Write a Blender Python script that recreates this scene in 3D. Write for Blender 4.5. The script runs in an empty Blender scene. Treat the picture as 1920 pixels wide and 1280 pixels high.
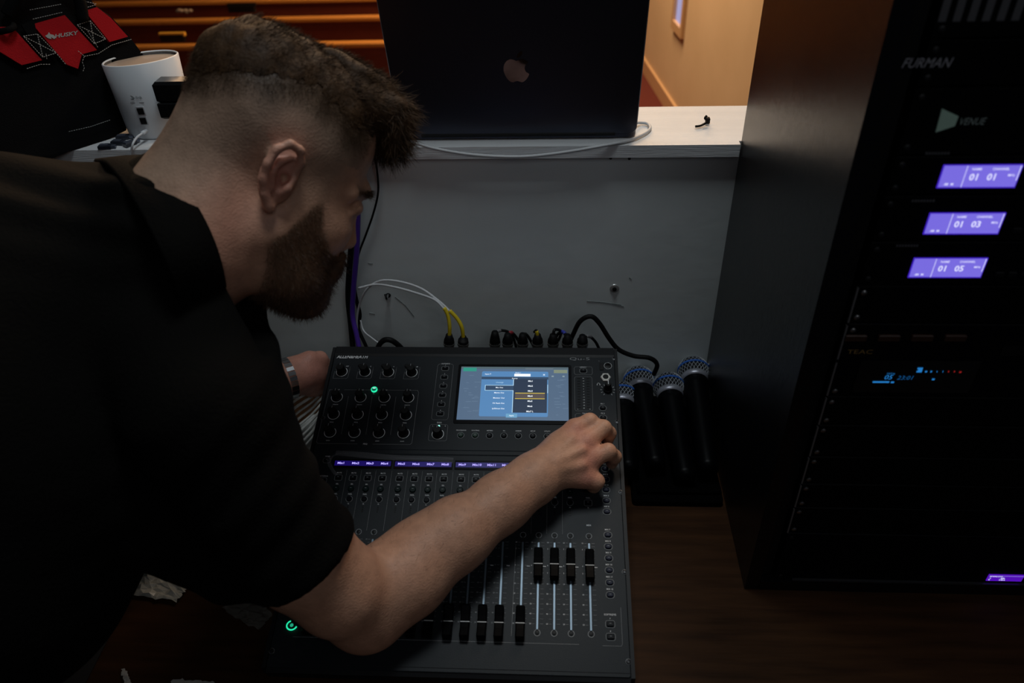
import bpy, math, random
import numpy as np
from mathutils import Vector, Matrix
random.seed(4); rng = np.random.default_rng(4)
S = bpy.context.scene; COL = S.collection
PI = math.pi

# ------------------------------------------------------------------ camera
FPX = 1443.32
CAM = np.array([0.34463, -1.03460, 1.64391])
def cam_axes(yaw, pitch, roll):
    cy, sy = math.cos(yaw), math.sin(yaw); cp, sp = math.cos(pitch), math.sin(pitch)
    F = np.array([sy*cp, cy*cp, -sp]); R = np.array([cy, -sy, 0.]); U = np.cross(R, F)
    c, s = math.cos(roll), math.sin(roll)
    return c*R+s*U, -s*R+c*U, F
CR, CU, CF = cam_axes(-0.0696105, 0.6484028, -0.0369002)
cd = bpy.data.cameras.new('camera'); cam = bpy.data.objects.new('camera', cd); COL.objects.link(cam)
cam.matrix_world = Matrix(((CR[0], CU[0], -CF[0], CAM[0]), (CR[1], CU[1], -CF[1], CAM[1]), (CR[2], CU[2], -CF[2], CAM[2]), (0, 0, 0, 1)))
cd.sensor_width = 36; cd.lens = FPX/1920*36; cd.clip_start = .02; cd.clip_end = 60
cd.dof.use_dof = True; cd.dof.focus_distance = 1.13; cd.dof.aperture_fstop = 5.0
S.camera = cam
# ------------------------------------------------------------------ world, lights, exposure
w = bpy.data.worlds.new('world'); S.world = w; w.use_nodes = True
w.node_tree.nodes['Background'].inputs[0].default_value = (.55, .6, .7, 1)
w.node_tree.nodes['Background'].inputs[1].default_value = .012
S.view_settings.view_transform = 'Standard'; S.view_settings.look = 'None'
S.view_settings.gamma = 1; S.view_settings.exposure = 0; S.view_settings.use_curve_mapping = False
def area(name, loc, target, size, power, col, size_y=None):
    l = bpy.data.lights.new(name, 'AREA'); l.energy = power; l.color = col; l.size = size
    if size_y: l.shape = 'RECTANGLE'; l.size_y = size_y
    o = bpy.data.objects.new(name, l); COL.objects.link(o); o.location = loc
    o.rotation_euler = (Vector(target)-Vector(loc)).to_track_quat('-Z', 'Y').to_euler()
    return o
area('booth_ceiling_light', (.30, -.27, 2.60), (.3, -.20, .9), .35, 6.3, (.86, .94, .97), .35)
area('added_fill_light', (.9, -1.9, 2.5), (.1, -.3, 1.1), .8, 2.3, (.92, .95, 1.0), .8)  # unseen fill added on the camera side to lift neck and head
area('hall_near_light', (.95, 1.15, 2.75), (.35, -.15, 1.1), .5, 15.0, (1.0, .80, .62))
area('hall_side_light', (-.9, 1.9, 2.3), (.0, -.4, 1.3), .5, 9.0, (1.0, .62, .34))
area('hall_ceiling_light', (0.2, 5.2, 3.2), (1.6, 5.0, 0.2), 1.6, 200.0, (1.0, .68, .40))

# ------------------------------------------------------------------ helpers
def ray(x, y): return CF+(x-960)/FPX*CR-(y-640)/FPX*CU
def P(x, y, t): return CAM+t*ray(x, y)
def on(x, y, axis, val):
    d = ray(x, y); return CAM+d*(val-CAM[axis])/d[axis]
def onp(x, y, o, n):
    d = ray(x, y); o = np.array(o); n = np.array(n); return CAM+d*(((o-CAM)@n)/(d@n))

MATS = {}
def mat(name, col, rough=.5, metal=0, emit=None, es=1, noise=None, bump=0, bscale=200, spec=.5, coat=0, alpha=1, attr=None, stretch=None, trans=0):
    if name in MATS: return MATS[name]
    m = bpy.data.materials.new(name); m.use_nodes = True; nt = m.node_tree; b = nt.nodes['Principled BSDF']
    b.inputs['Base Color'].default_value = (*col, 1); b.inputs['Roughness'].default_value = rough
    b.inputs['Metallic'].default_value = metal; b.inputs['Specular IOR Level'].default_value = spec
    b.inputs['Coat Weight'].default_value = coat; b.inputs['Alpha'].default_value = alpha
    b.inputs['Transmission Weight'].default_value = trans
    if emit: b.inputs['Emission Color'].default_value = (*emit, 1); b.inputs['Emission Strength'].default_value = es
    tc = nt.nodes.new('ShaderNodeTexCoord'); mp = nt.nodes.new('ShaderNodeMapping'); nt.links.new(tc.outputs['Object'], mp.inputs[0])
    if stretch: mp.inputs['Scale'].default_value = stretch
    if noise:   # (scale, amount, second colour)
        n = nt.nodes.new('ShaderNodeTexNoise'); n.inputs['Scale'].default_value = noise[0]; n.inputs['Detail'].default_value = 8
        nt.links.new(mp.outputs[0], n.inputs[0])
        r = nt.nodes.new('ShaderNodeValToRGB'); r.color_ramp.elements[0].position = .5-noise[1]; r.color_ramp.elements[1].position = .5+noise[1]
        r.color_ramp.elements[0].color = (*col, 1); r.color_ramp.elements[1].color = (*noise[2], 1)
        nt.links.new(n.outputs[0], r.inputs[0]); nt.links.new(r.outputs[0], b.inputs['Base Color'])
    if attr:
        a = nt.nodes.new('ShaderNodeAttribute'); a.attribute_name = attr
        n = nt.nodes.new('ShaderNodeTexNoise'); n.inputs['Scale'].default_value = 90; n.inputs['Detail'].default_value = 6
        nt.links.new(tc.outputs['Object'], n.inputs[0])
        mr = nt.nodes.new('ShaderNodeMapRange'); mr.inputs['To Min'].default_value = .72; mr.inputs['To Max'].default_value = 1.25
        nt.links.new(n.outputs[0], mr.inputs[0])
        mx = nt.nodes.new('ShaderNodeVectorMath'); mx.operation = 'SCALE'
        nt.links.new(a.outputs['Color'], mx.inputs[0]); nt.links.new(mr.outputs[0], mx.inputs['Scale'])
        nt.links.new(mx.outputs[0], b.inputs['Base Color'])
    if bump:
        n = nt.nodes.new('ShaderNodeTexNoise'); n.inputs['Scale'].default_value = bscale; n.inputs['Detail'].default_value = 5
        nt.links.new(mp.outputs[0], n.inputs[0])
        bp = nt.nodes.new('ShaderNodeBump'); bp.inputs['Strength'].default_value = bump; bp.inputs['Distance'].default_value = .002
        nt.links.new(n.outputs[0], bp.inputs['Height']); nt.links.new(bp.outputs[0], b.inputs['Normal'])
    MATS[name] = m; return m
def glow(name, col, s): return mat(name, (0, 0, 0), .4, emit=col, es=s)

class MB:
    def __init__(self): self.v = []; self.f = []; self.mi = []; self.ms = []
    def _m(self, m):
        if m not in self.ms: self.ms.append(m)
        return self.ms.index(m)
    def add(self, vs, fs, m=None):
        o = len(self.v); self.v += [tuple(map(float, p)) for p in vs]
        i = self._m(m); self.f += [tuple(o+k for k in f) for f in fs]; self.mi += [i]*len(fs); return self
    def loft(self, rings, m=None, cap0=True, cap1=True, closed=True):
        n = len(rings[0]); vs = [p for r in rings for p in r]; fs = []
        for a in range(len(rings)-1):
            for k in range(n if closed else n-1):
                l = (k+1) % n; fs.append((a*n+k, a*n+l, (a+1)*n+l, (a+1)*n+k))
        if cap0: fs.append(tuple(range(n))[::-1])
        if cap1: fs.append(tuple((len(rings)-1)*n+k for k in range(n)))
        return self.add(vs, fs, m)
    def box(self, x0, x1, y0, y1, z0, z1, m=None, c=0):
        if c:
            c = min(c, (x1-x0)*.45, (y1-y0)*.45, (z1-z0)*.45)
            return self.loft([[(x0+a, y0+a, z), (x1-a, y0+a, z), (x1-a, y1-a, z), (x0+a, y1-a, z)] for a, z in ((c, z0), (0, z0+c), (0, z1-c), (c, z1))], m)
        return self.loft([[(x0, y0, z), (x1, y0, z), (x1, y1, z), (x0, y1, z)] for z in (z0, z1)], m)
    def rbox(self, cx, cy, w, h, z0, z1, r, c=0, m=None, n=4):
        def ring(a, z):
            out = []
            for q, (sx, sy) in enumerate(((1, 1), (-1, 1), (-1, -1), (1, -1))):
                rr = max(r-a, 1e-5)
                for k in range(n+1):
                    t = (q+k/n)*PI/2; out.append((cx+sx*(w/2-r)+rr*math.cos(t), cy+sy*(h/2-r)+rr*math.sin(t), z))
            return out
        rs = [ring(0, z0), ring(0, z1-c), ring(c, z1)] if c else [ring(0, z0), ring(0, z1)]
        return self.loft(rs, m)
    def lathe(self, prof, c=(0, 0, 0), n=16, m=None, X=(1, 0, 0), Y=(0, 1, 0), Z=(0, 0, 1), cap0=True, cap1=True):
        c, X, Y, Z = map(np.array, (c, X, Y, Z))
        rs = [[c+X*r*math.cos(2*PI*k/n)+Y*r*math.sin(2*PI*k/n)+Z*z for k in range(n)] for r, z in prof]
        return self.loft(rs, m, cap0, cap1)
    def tube(self, pts, r, n=8, m=None, rad=None):
        pts = [np.array(p, float) for p in pts]; rs = []; up = np.array([.13, .2, 1.])
        for i, p in enumerate(pts):
            d = pts[min(i+1, len(pts)-1)]-pts[max(i-1, 0)]; d /= np.linalg.norm(d)+1e-12
            if i == 0:
                a = np.cross(d, up); a = a/np.linalg.norm(a) if np.linalg.norm(a) > 1e-3 else np.array([1., 0, 0])
            else:
                a = a-d*(a@d); a /= np.linalg.norm(a)
            b = np.cross(d, a); q = rad[i] if rad is not None else r
            rs.append([p+a*q*math.cos(2*PI*k/n)+b*q*math.sin(2*PI*k/n) for k in range(n)])
        return self.loft(rs, m)
    def line(self, pts, w, z, m=None, closed=False):   # flat printed line in the xy plane
        pts = [np.array(p, float) for p in pts]; n = len(pts)
        for i in range(n if closed else n-1):
            a, b = pts[i], pts[(i+1) % n]; d = b-a; L = np.linalg.norm(d)
            if L < 1e-9: continue
            d /= L; q = np.array([-d[1], d[0]])*w/2; a = a-d*w*.3; b = b+d*w*.3
            self.add([(*(a-q), z), (*(b-q), z), (*(b+q), z), (*(a+q), z)], [(0, 1, 2, 3)], m)
        return self
    def rline(self, cx, cy, w, h, r, lw, z, m=None, n=4):
        out = []
        for q, (sx, sy) in enumerate(((1, 1), (-1, 1), (-1, -1), (1, -1))):
            for k in range(n+1):
                t = (q+k/n)*PI/2; out.append((cx+sx*(w/2-r)+r*math.cos(t), cy+sy*(h/2-r)+r*math.sin(t)))
        return self.line(out, lw, z, m, True)
    def ringz(self, cx, cy, r0, r1, z, m=None, a0=0, a1=2*PI, n=24):
        vs = []; fs = []
        for k in range(n+1):
            t = a0+(a1-a0)*k/n
            vs += [(cx+r0*math.cos(t), cy+r0*math.sin(t), z), (cx+r1*math.cos(t), cy+r1*math.sin(t), z)]
            if k: fs.append((2*k-2, 2*k-1, 2*k+1, 2*k))
        return self.add(vs, fs, m)
    def text(self, s, cx, cy, h, z, m=None, shear=0, bold=0, align='CENTER', sx=1, T=None):
        vs, fs = text_mesh(s, shear, bold, align)
        pts = [(cx+x*h*sx, cy+y*h, z) for x, y in vs]
        if T: pts = [T(p) for p in pts]
        return self.add(pts, fs, m)
    def build(self, name, m=None, parent=None, smooth=False, loc=None, **kw):
        me = bpy.data.meshes.new(name); me.from_pydata(self.v, [], self.f)
        for q in self.ms: me.materials.append(q if q is not None else m)
        me.polygons.foreach_set('material_index', self.mi)
        if smooth: me.polygons.foreach_set('use_smooth', [True]*len(me.polygons))
        me.validate(); me.update()
        return link(name, me, parent, loc, **kw)
TC = {}
def text_mesh(s, shear, bold, align):
    k = (s, shear, bold, align)
    if k in TC: return TC[k]
    c = bpy.data.curves.new('t', 'FONT'); c.body = s; c.resolution_u = 2; c.shear = shear; c.offset = bold; c.align_x = align; c.align_y = 'CENTER'; c.size = 1.4
    o = bpy.data.objects.new('t', c); me = o.to_mesh()
    vs = [(v.co.x, v.co.y) for v in me.vertices]; fs = [tuple(p.vertices) for p in me.polygons]
    o.to_mesh_clear(); bpy.data.objects.remove(o); bpy.data.curves.remove(c)
    TC[k] = (vs, fs); return TC[k]
def link(name, me, parent=None, loc=None, **kw):
    o = bpy.data.objects.new(name, me); COL.objects.link(o); o.parent = parent
    if loc is not None: o.location = loc
    for k, v in kw.items(): o[k] = v
    return o
def thing(name, label, cat, loc=(0, 0, 0), group=None):
    o = bpy.data.objects.new(name, None); COL.objects.link(o); o.location = loc; o.empty_display_size = .05
    o['label'] = label; o['category'] = cat
    if group: o['group'] = group
    return o
def part(name, mb, m, root, smooth=False, **kw):      # mesh given in world space, child of a thing placed by location only
    if root.parent: off = np.array(root.parent.location)+np.array(root.location)
    else: off = np.array(root.location)
    mb.v = [tuple(np.array(p)-off) for p in mb.v]
    return mb.build(name, m, root, smooth, **kw)
def spline(pts, n=8):
    p = [np.array(q, float) for q in pts]; p = [2*p[0]-p[1]]+p+[2*p[-1]-p[-2]]; out = []
    for i in range(1, len(p)-2):
        for k in range(n):
            t = k/n; a, b, c, d = p[i-1:i+3]
            out.append(.5*((2*b)+(-a+c)*t+(2*a-5*b+4*c-d)*t*t+(-a+3*b-3*c+d)*t**3))
    out.append(p[-2]); return out

# ------------------------------------------------------------------ common materials
M_white = mat('white_paint_wood', (.80, .82, .84), .45, noise=(3, .3, (.70, .72, .74)), bump=.25, bscale=40, stretch=(1, 14, 14))
M_wall = mat('grey_white_painted_panel', (.78, .84, .85), .5, noise=(4, .35, (.66, .72, .72)), bump=.35, bscale=26)
M_cabinet = mat('black_woodgrain_laminate', (.0045, .0048, .006), .26, spec=.5, bump=.35, bscale=60, stretch=(14, 14, 1))
M_blk = mat('black_plastic', (.006, .006, .0065), .45, spec=.25)
M_blkgloss = mat('black_gloss_plastic', (.008, .008, .009), .22)
M_rubber = mat('black_rubber', (.0035, .0035, .004), .6, spec=.2)
M_metal = mat('brushed_steel', (.55, .55, .56), .3, 1)
M_desk = mat('brown_wood_laminate', (.058, .024, .009), .55, spec=.10, noise=(9, .22, (.027, .011, .004)), bump=.15, bscale=30, stretch=(1, 9, 9))
DESK = .74; SHELF = 1.21

# ------------------------------------------------------------------ setting
def struct(name, mb, m, parent=None, **kw): return mb.build(name, m, parent, kind='structure', **kw) if parent is None else mb.build(name, m, parent)
struct('floor_booth', MB().box(-2.2, 1.6, -2.4, .10, -.05, 0), mat('booth_floor', (.035, .022, .016), .6, noise=(6, .3, (.02, .013, .01))))
struct('wall_front', MB().box(-1.6, 1.45, 0.0, .14, 0, SHELF-.0185), M_wall)
sc = MB()
for (x, y) in ((1145, 296), (1180, 297)): p = on(x, y, 1, 0); sc.lathe([(.0022, 0), (.0022, .0006)], (p[0], -.0007, p[2]), 10, X=(1, 0, 0), Y=(0, 0, 1), Z=(0, 1, 0))
sc.build('trim_screw_holes', mat('dark_hole', (.01, .01, .01), .9), None, kind='structure')
sm = MB()
for pts in ([(1100, 564), (1130, 566), (1165, 571)], [(1148, 570), (1170, 574)], [(741, 556), (760, 572), (776, 592)], [(690, 493), (699, 494)], [(1180, 520), (1184, 523)], [(692, 586), (703, 588)]):
    q = [on(x, y, 1, 0) for x, y in pts]; sm.tube([(p[0], -.0002, p[2]) for p in q], .0008, 5)
sm.build('trim_wall_scratches', mat('wall_scratch', (.24, .27, .27), .8), None, kind='structure')
# hall beyond the partition
HZ = -.85
struct('floor_hall', MB().box(-6, 3, .2, 9.2, HZ-.05, HZ), mat('red_carpet', (.115, .016, .010), .95, noise=(60, .3, (.085, .012, .008))))
a = np.array([1.11, 7.5]); b = np.array([1.93, .2]); d = (b-a)/np.linalg.norm(b-a); nn = np.array([-d[1], d[0]])
if nn[0] < 0: nn = -nn
def hallwall(mb, s0, s1, z0, z1, o0, o1, m=None):     # box on the right hall wall: along s, out o (negative = into the room)
    return mb.loft([[(*(a+d*s+nn*o), z) for s, o in ((s0, o0), (s1, o0), (s1, o1), (s0, o1))] for z in (z0, z1)], m)
struct('wall_right', hallwall(MB(), 0, 7.4, HZ, 3.2, 0, .1), mat('tan_painted_plaster', (.74, .56, .36), .7, noise=(2.5, .3, (.66, .49, .30))))
struct('baseboard_right', hallwall(MB(), 0, 7.4, HZ, HZ+.13, -.02, 0), mat('tan_gloss_trim', (.62, .40, .22), .4))
struct('wall_back', MB().box(-6, 3, 7.5, 7.6, HZ, 3.2), mat('dark_hall_wall', (.25, .10, .04), .8))
# narrow window on the right hall wall
def s_at(x, y):
    dd = ray(x, y); n3 = np.array([nn[0], nn[1], 0]); t = ((np.array([*a, 0])-CAM)@n3)/(dd@n3); p = CAM+dd*t
    return (p[:2]-a)@d, p[2]
s0, z0 = s_at(1268, 37); s1, _ = s_at(1283, 37)
struct('window_1', hallwall(MB(), s0, s1, z0, z0+1.4, -.004, -.001), glow('window_daylight', (.62, .60, 1.0), .55))
wf = MB()
for q in ((s0-.05, s0, z0-.07, z0+1.45), (s1, s1+.05, z0-.07, z0+1.45), (s0, s1, z0-.07, z0)): hallwall(wf, q[0], q[1], q[2], q[3], -.03, -.0)
wf.build('trim_window_1', MATS['tan_gloss_trim'], None, kind='structure')
# pews
M_rail = mat('honey_oak', (.62, .26, .055), .35, noise=(8, .3, (.5, .2, .04)), stretch=(1, 10, 10))
M_pewback = mat('red_brown_mahogany', (.16, .030, .012), .5, noise=(6, .3, (.12, .02, .008)), stretch=(1, 8, 8))
pew_spec = [('front', 4.80), ('second', 5.52), ('third', 6.15), ('fourth', 6.85)]
for i, (nm, y) in enumerate(pew_spec):
    t = thing('church_pew', ['wooden pew with gold-brown top rail, nearest one behind the router and head', 'wooden pew in the middle row holding the small dark hymnal', 'wooden pew in the farther row at the very top of the picture',
        'farthest wooden pew, just seen at the top edge'][i], 'pew', (-1.9, y, HZ), 'church pews in the hall')
    rx = .75-.15*i
    part('top_rail', MB().box(-5.2, rx, y-.035, y+.035, -.04, 0, c=.01), M_rail, t)
    part('backrest', MB().box(-5.15, rx-.02, y-.012, y+.012, HZ+.10, -.041), M_pewback, t)
    part('seat', MB().box(-5.15, rx-.02, y-.46, y-.015, HZ+.40, HZ+.44, c=.01), M_pewback, t)
    for xx in (-5.2, rx-.05):
        e = MB(); e.loft([[(x_, y-.46, HZ), (x_, y+.03, HZ), (x_, y+.03, -.041), (x_, y-.10, -.041), (x_, y-.16, -.25), (x_, y-.46, -.28)] for x_ in (xx, xx+.05)])
        part('end_panel', e, M_pewback, t)
    part('book_ledge', MB().box(-5.1, rx-.1, y+.014, y+.10, HZ+.52, HZ+.54), M_rail, t)
# books seen along the rails
def pew_book(x, y, w, hh, label, m1, m2, Y, cat='book', name='hymnal'):
    p = on(x, y, 1, Y-.05); t = thing(name, label, cat, p)
    part('cover', MB().box(p[0]-w/2, p[0]+w/2, Y-.075, Y-.037, -.039, -.039+hh, c=.004), m1, t)
    part('page_block', MB().box(p[0]-w/2+.006, p[0]+w/2+.004, Y-.070, Y-.042, -.039+.008, -.039+hh+.006), m2, t)
    return t
def shelf_book(px0, px1, py_bot, Y, hpx, label, m1, m2):
    pa = on(px0, py_bot, 2, 0.0); pb = on(px1, py_bot, 2, 0.0); h = hpx*6.0/FPX
    t = thing('hymnal', label, 'book', ((pa[0]+pb[0])/2, pa[1], 0))
    part('cover', MB().box(pa[0], pb[0], pa[1]-.01, pa[1]+.03, .0005, h, c=.004), m1, t)
    part('page_block', MB().box(pa[0]-.004, pb[0]+.012, pa[1]-.006, pa[1]+.026, h-.012, h+.012), m2, t)
shelf_book(303, 346, 79, 4.8, 13, 'dark hymnal with yellow page edge standing on the nearest pew rail', M_blk, mat('yellow_page_edge', (.75, .40, .05), .6))
shelf_book(430, 478, 24, 5.5, 14, 'black book resting on the middle pew rail above the hair', M_blk, M_blk)
pb = on(348, 26, 2, 0.0); cm = MB()
rr = random.Random(3)
for k in range(9):
    q = pb+np.array([rr.uniform(-.07, .07), rr.uniform(-.01, .02), rr.uniform(.008, .03)]); cm.lathe([(.003, -.012), (.02, -.004), (.022, .004), (.006, .014)], q, 6)
o = cm.build('crumpled_tissue', mat('grey_tissue', (.35, .28, .22), .9), None); o['label'] = 'small crumpled grey tissue on the middle pew rail'; o['category'] = 'tissue'

# shelf board on the partition
o = MB().loft([[(x, y, z) for x, y in ((-1.6, -.012), (.599, -.012), (.599, .0005), (1.42, .0005), (1.42, .135), (-1.6, .135))] for z in (SHELF-.018, SHELF)]).build('partition_shelf', M_white, None)
o['label'] = 'long white board shelf capping the grey partition wall'; o['category'] = 'shelf'
# desk
t = thing('desk', 'brown wood-grain desk under the mixing console and rack', 'desk', (.4, -.35, 0))
part('desk_top', MB().box(-.24, 1.35, -.80, -.002, DESK-.03, DESK, c=.003), M_desk, t)
for x in (-.2, 1.29):
    for y in (-.76, -.06): part('leg', MB().box(x, x+.05, y, y+.05, 0, DESK-.031), M_blk, t)

# ------------------------------------------------------------------ rack cabinet
CX = .602; CY = -.395; CT = 1.62
t = thing('rack_cabinet', 'tall black wood-grain equipment rack cabinet right of the desk', 'cabinet', (.86, -.2, DESK))
part('side_panel', MB().box(CX, CX+.018, CY, -.002, DESK, CT, c=.001), M_cabinet, t)
part('side_panel', MB().box(1.145, 1.163, CY, -.002, DESK, CT, c=.001), M_cabinet, t)
part('top_panel', MB().box(CX+.019, 1.144, CY, -.002, CT-.02, CT), M_cabinet, t)
part('bottom_panel', MB().box(CX+.019, 1.144, CY, -.002, DESK, DESK+.018), M_cabinet, t)
part('back_panel', MB().box(CX+.019, 1.144, -.012, -.003, DESK+.019, CT-.021), M_blk, t)
for x0, x1 in ((CX+.019, CX+.034), (1.129, 1.144)): part('mounting_rail', MB().box(x0, x1, CY+.012, CY+.03, DESK+.019, CT-.021), M_blk, t)
FY = CY+.004; RX0, RX1 = .640, 1.122
M_face = mat('rack_faceplate', (.0022, .0022, .0024), .55, spec=.08)
M_face2 = mat('rack_faceplate_blue_black', (.0025, .0025, .004), .5, spec=.08)
M_txt = mat('grey_print', (.34, .34, .38), .5); M_txtdim = mat('dim_grey_print', (.10, .10, .11), .5)
def zf(x, y): return on(x, y, 1, FY)
def FT(cx, cz): return lambda p: (cx+p[0], FY-.0006, cz+p[1])
def unit(name, label, cat, z0, z1, m=M_face, group=None, edge=False):
    t = thing(name, label, cat, (.88, FY, z0), group)
    part('faceplate', MB().box(RX0, RX1, FY, FY+.006, z0+.0008, z1-.0008, c=.0012), m, t)
    part('chassis', MB().box(RX0+.012, RX1-.012, FY+.007, FY+.26, z0+.002, z1-.002), M_blk, t)
    for x in (RX0+.006, RX1-.006):
        for z in ((z0+.008, z1-.008) if z1-z0 > .03 else ((z0+z1)/2,)):
            part('rack_screw', MB().lathe([(.003, 0), (.003, .0012), (.0015, .002)], (x, FY, z), 10, X=(1, 0, 0), Y=(0, 0, 1), Z=(0, -1, 0)), M_metal if edge else mat('black_screw', (.012, .012, .013), .5, .3), t)
    if edge: part('edge_highlight', MB().box(RX0-.0022, RX0-.0004, FY-.002, FY+.001, z0+.002, z1-.002), mat('edge_highlight_grey', (.30, .30, .31), .35, .6), t)  # pale strip stands in for the highlight along the unit's edge
    return t
U = .0445
z = 1.338+.5*U
zs1 = zf(1768, 308)[2]; zs2 = zf(1742, 398)[2]; zs3 = zf(1713, 482)[2]
# top unit with a brushed strip
t = unit('rack_blank', 'top rack unit with a pale ribbed badge, above the power conditioner', 'rack unit', zf(1690, 75)[2], CT-.022)
bd = MB(); p0 = zf(1755, 48)
for k in range(6): bd.box(p0[0]+k*.011, p0[0]+k*.011+.006, FY-.001, FY-.0002, p0[2]+.003, p0[2]+.05)
part('ribbed_badge', bd, M_txtdim, t)
zt = zf(1690, 75)[2]; zb = zf(1650, 165)[2]
t = unit('power_conditioner', 'black rack power conditioner with slanted grey lettering near the cabinet top', 'rack unit', zb, zt)
p0 = zf(1690, 119); p1 = zf(1785, 119); L = MB(); L.text('FURMAN', 0, 0, 1, 0, None, .3, .01, 'LEFT'); wdt = max(v[0] for v in L.v); hh = .0072; zc = p0[2]
L.v = [(p0[0]+x*(p1[0]-p0[0])/wdt, FY-.0006, zc+y*hh*1.1) for x, y, q in L.v]; part('lettering', L, M_txt, t)
zb2 = zf(1722, 292)[2]
t = unit('receiver_frame_panel', 'black rack panel with a pale green triangular badge beside white lettering', 'rack unit', zb2, zb)
L = MB(); tri = [zf(*q) for q in ((1765, 203), (1796, 217), (1789, 235), (1753, 247))]
L.loft([[(p[0], y, p[2]) for p in tri] for y in (FY-.0015, FY-.0002)]); part('triangular_badge', L, mat('pale_green_badge', (.55, .80, .66), .4), t)
p0 = zf(1797, 228); p1 = zf(1848, 228); L = MB(); L.text('VENUE', 0, 0, 1, 0, None, .25, .005, 'LEFT'); wdt = max(v[0] for v in L.v)
L.v = [(p0[0]+x*(p1[0]-p0[0])/wdt, FY-.0006, p0[2]+y*.0062) for x, y, q in L.v]; part('lettering', L, mat('pale_print', (.34, .42, .40), .5), t)
# three receivers with violet displays
M_lcd = glow('violet_backlight', (.20, .155, .78), .95); M_lcdrim = glow('deep_violet_rim', (.06, .02, .62), .8); M_lcdtxt = glow('display_white', (.72, .72, 1.0), 1.05)
zedges = [zb2, (zf(1760, 350)[2]+zs2)/2+.004, (zf(1735, 437)[2]+zs3)/2+.004, zf(1705, 535)[2]]
rows = [((1768, 309), (1913, 309), (1903, 350), (1760, 348), '01', 'topmost'), ((1742, 398), (1881, 400), (1871, 437), (1735, 435), '03', 'middle'), ((1713, 482), (1848, 485), (1838, 519), (1706, 516), '05', 'lowest')]
for i, (A, B, Cc, Dd, num, nm) in enumerate(rows):
    t = unit('wireless_receiver', f'black wireless receiver whose violet display reads 01 {num}, {nm} of the three', 'receiver', zedges[i+1], zedges[i], group='wireless receivers with violet displays')
    q = [zf(*k) for k in (A, B, Cc, Dd)]; x0 = (q[0][0]+q[3][0])/2; x1 = (q[1][0]+q[2][0])/2; zt_ = (q[0][2]+q[1][2])/2; zb_ = (q[2][2]+q[3][2])/2
    x1 = min(x1, x0+.072)
    dsp = part('display', MB().box(x0-.0008, x1+.0008, FY-.0012, FY-.0002, zb_-.0012, zt_+.0006), M_lcdrim, t)
    g = MB(); Wd = x1-x0; Hd = zt_-zb_
    g.add([(x0, FY-.0014, zb_), (x1, FY-.0014, zb_), (x1, FY-.0014, zt_), (x0, FY-.0014, zt_)], [(0, 1, 2, 3)], M_lcd)
    def tx(s, fx, fz, h, bold=0, shear=0): g.text(s, 0, 0, h, 0, M_lcdtxt, shear, bold, 'CENTER', 1, lambda p: (x0+Wd*fx+p[0], FY-.0018, zb_+Hd*fz+p[1]))
    tx('01', .43, .46, .0062, .03); tx(num, .66, .46, .0062, .03); tx('NAME', .43, .84, .0022, .02); tx('CHANNEL', .74, .84, .0022, .02); tx('MHz', .90, .55, .0022, .02); tx('-88', .09, .14, .0022, .03); tx('M', .17, .14, .0022, .03)
    g.add([(x0+Wd*.295, FY-.0018, zb_), (x0+Wd*.303, FY-.0018, zb_), (x0+Wd*.303, FY-.0018, zt_), (x0+Wd*.295, FY-.0018, zt_)], [(0, 1, 2, 3)], M_lcdtxt)
    g.add([(x1-Wd*.02, FY-.0018, zb_+Hd*.3), (x1-Wd*.01, FY-.0018, zb_+Hd*.3), (x1-Wd*.01, FY-.0018, zt_), (x1-Wd*.02, FY-.0018, zt_)], [(0, 1, 2, 3)], M_lcdtxt)
    part('display_readout', g, M_lcd, dsp)
    mk = MB(); k0 = zf(A[0]-33, A[1]-22 if i else A[1]-22)
    for k in range(8): mk.box(k0[0]+k*.0026, k0[0]+k*.0026+.0018, FY-.0008, FY-.0002, k0[2]-.0011, k0[2]+.0011)
    part('maker_mark', mk, M_txtdim, t)
    part('volume_knob', MB().lathe([(.009, 0), (.0085, .014), (.0075, .016)], (1.05, FY, (zedges[i]+zedges[i+1])/2), 18, X=(1, 0, 0), Y=(0, 0, 1), Z=(0, -1, 0)), M_blk, t)
    for k in range(4): part('menu_button', MB().box(x1+.012+k*.012, x1+.020+k*.012, FY-.003, FY-.0002, zb_, zb_+.006, c=.001), M_blk, t)
zedge3 = zedges[3]
# blank units with painted edge highlights below, then the deck
ze = [zf(1587, 532)[2], zf(1565, 606)[2], zf(1545, 674)[2], zf(1525, 742)[2], zf(1508, 796)[2], zf(1494, 855)[2], zf(1480, 906)[2], zf(1468, 950)[2], zf(1452, 998)[2]]
ze[0] = zedge3
lab = ['blank rack panel under the lowest violet display', None, None, 'blank rack panel just under the disc deck', 'blank rack panel two below the disc deck', 'blank rack panel three below the disc deck', 'blank rack panel four below the disc deck', 'blank rack panel five below the disc deck']
t = unit('rack_blank', lab[0], 'rack panel', ze[1], ze[0], edge=True)
t = unit('disc_deck', 'black disc deck with gold lettering and a blue time display', 'disc deck', ze[3], ze[1], M_face2, edge=True)
part('edge_highlight', MB().box(RX0-.0022, RX0-.0004, FY-.0022, FY-.0005, ze[2]-.002, ze[2]+.002), M_blk, t)  # black break in the strip of painted highlight
p0 = zf(1588, 659); p1 = zf(1636, 659); L = MB(); L.text('TEAC', 0, 0, 1, 0, None, 0, 0, 'LEFT'); wdt = max(v[0] for v in L.v)
L.v = [(p0[0]+x*(p1[0]-p0[0])/wdt, FY-.0006, p0[2]+y*.0055) for x, y, q in L.v]; part('lettering', L, mat('gold_print', (.32, .20, .06), .5), t)
p0 = zf(1670, 675); p1 = zf(1850, 735); wx0 = p0[0]-.03; dd = part('display', MB().box(wx0, p1[0]-.02, FY-.0015, FY-.0002, p1[2], p0[2]), M_blkgloss, t)
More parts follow.
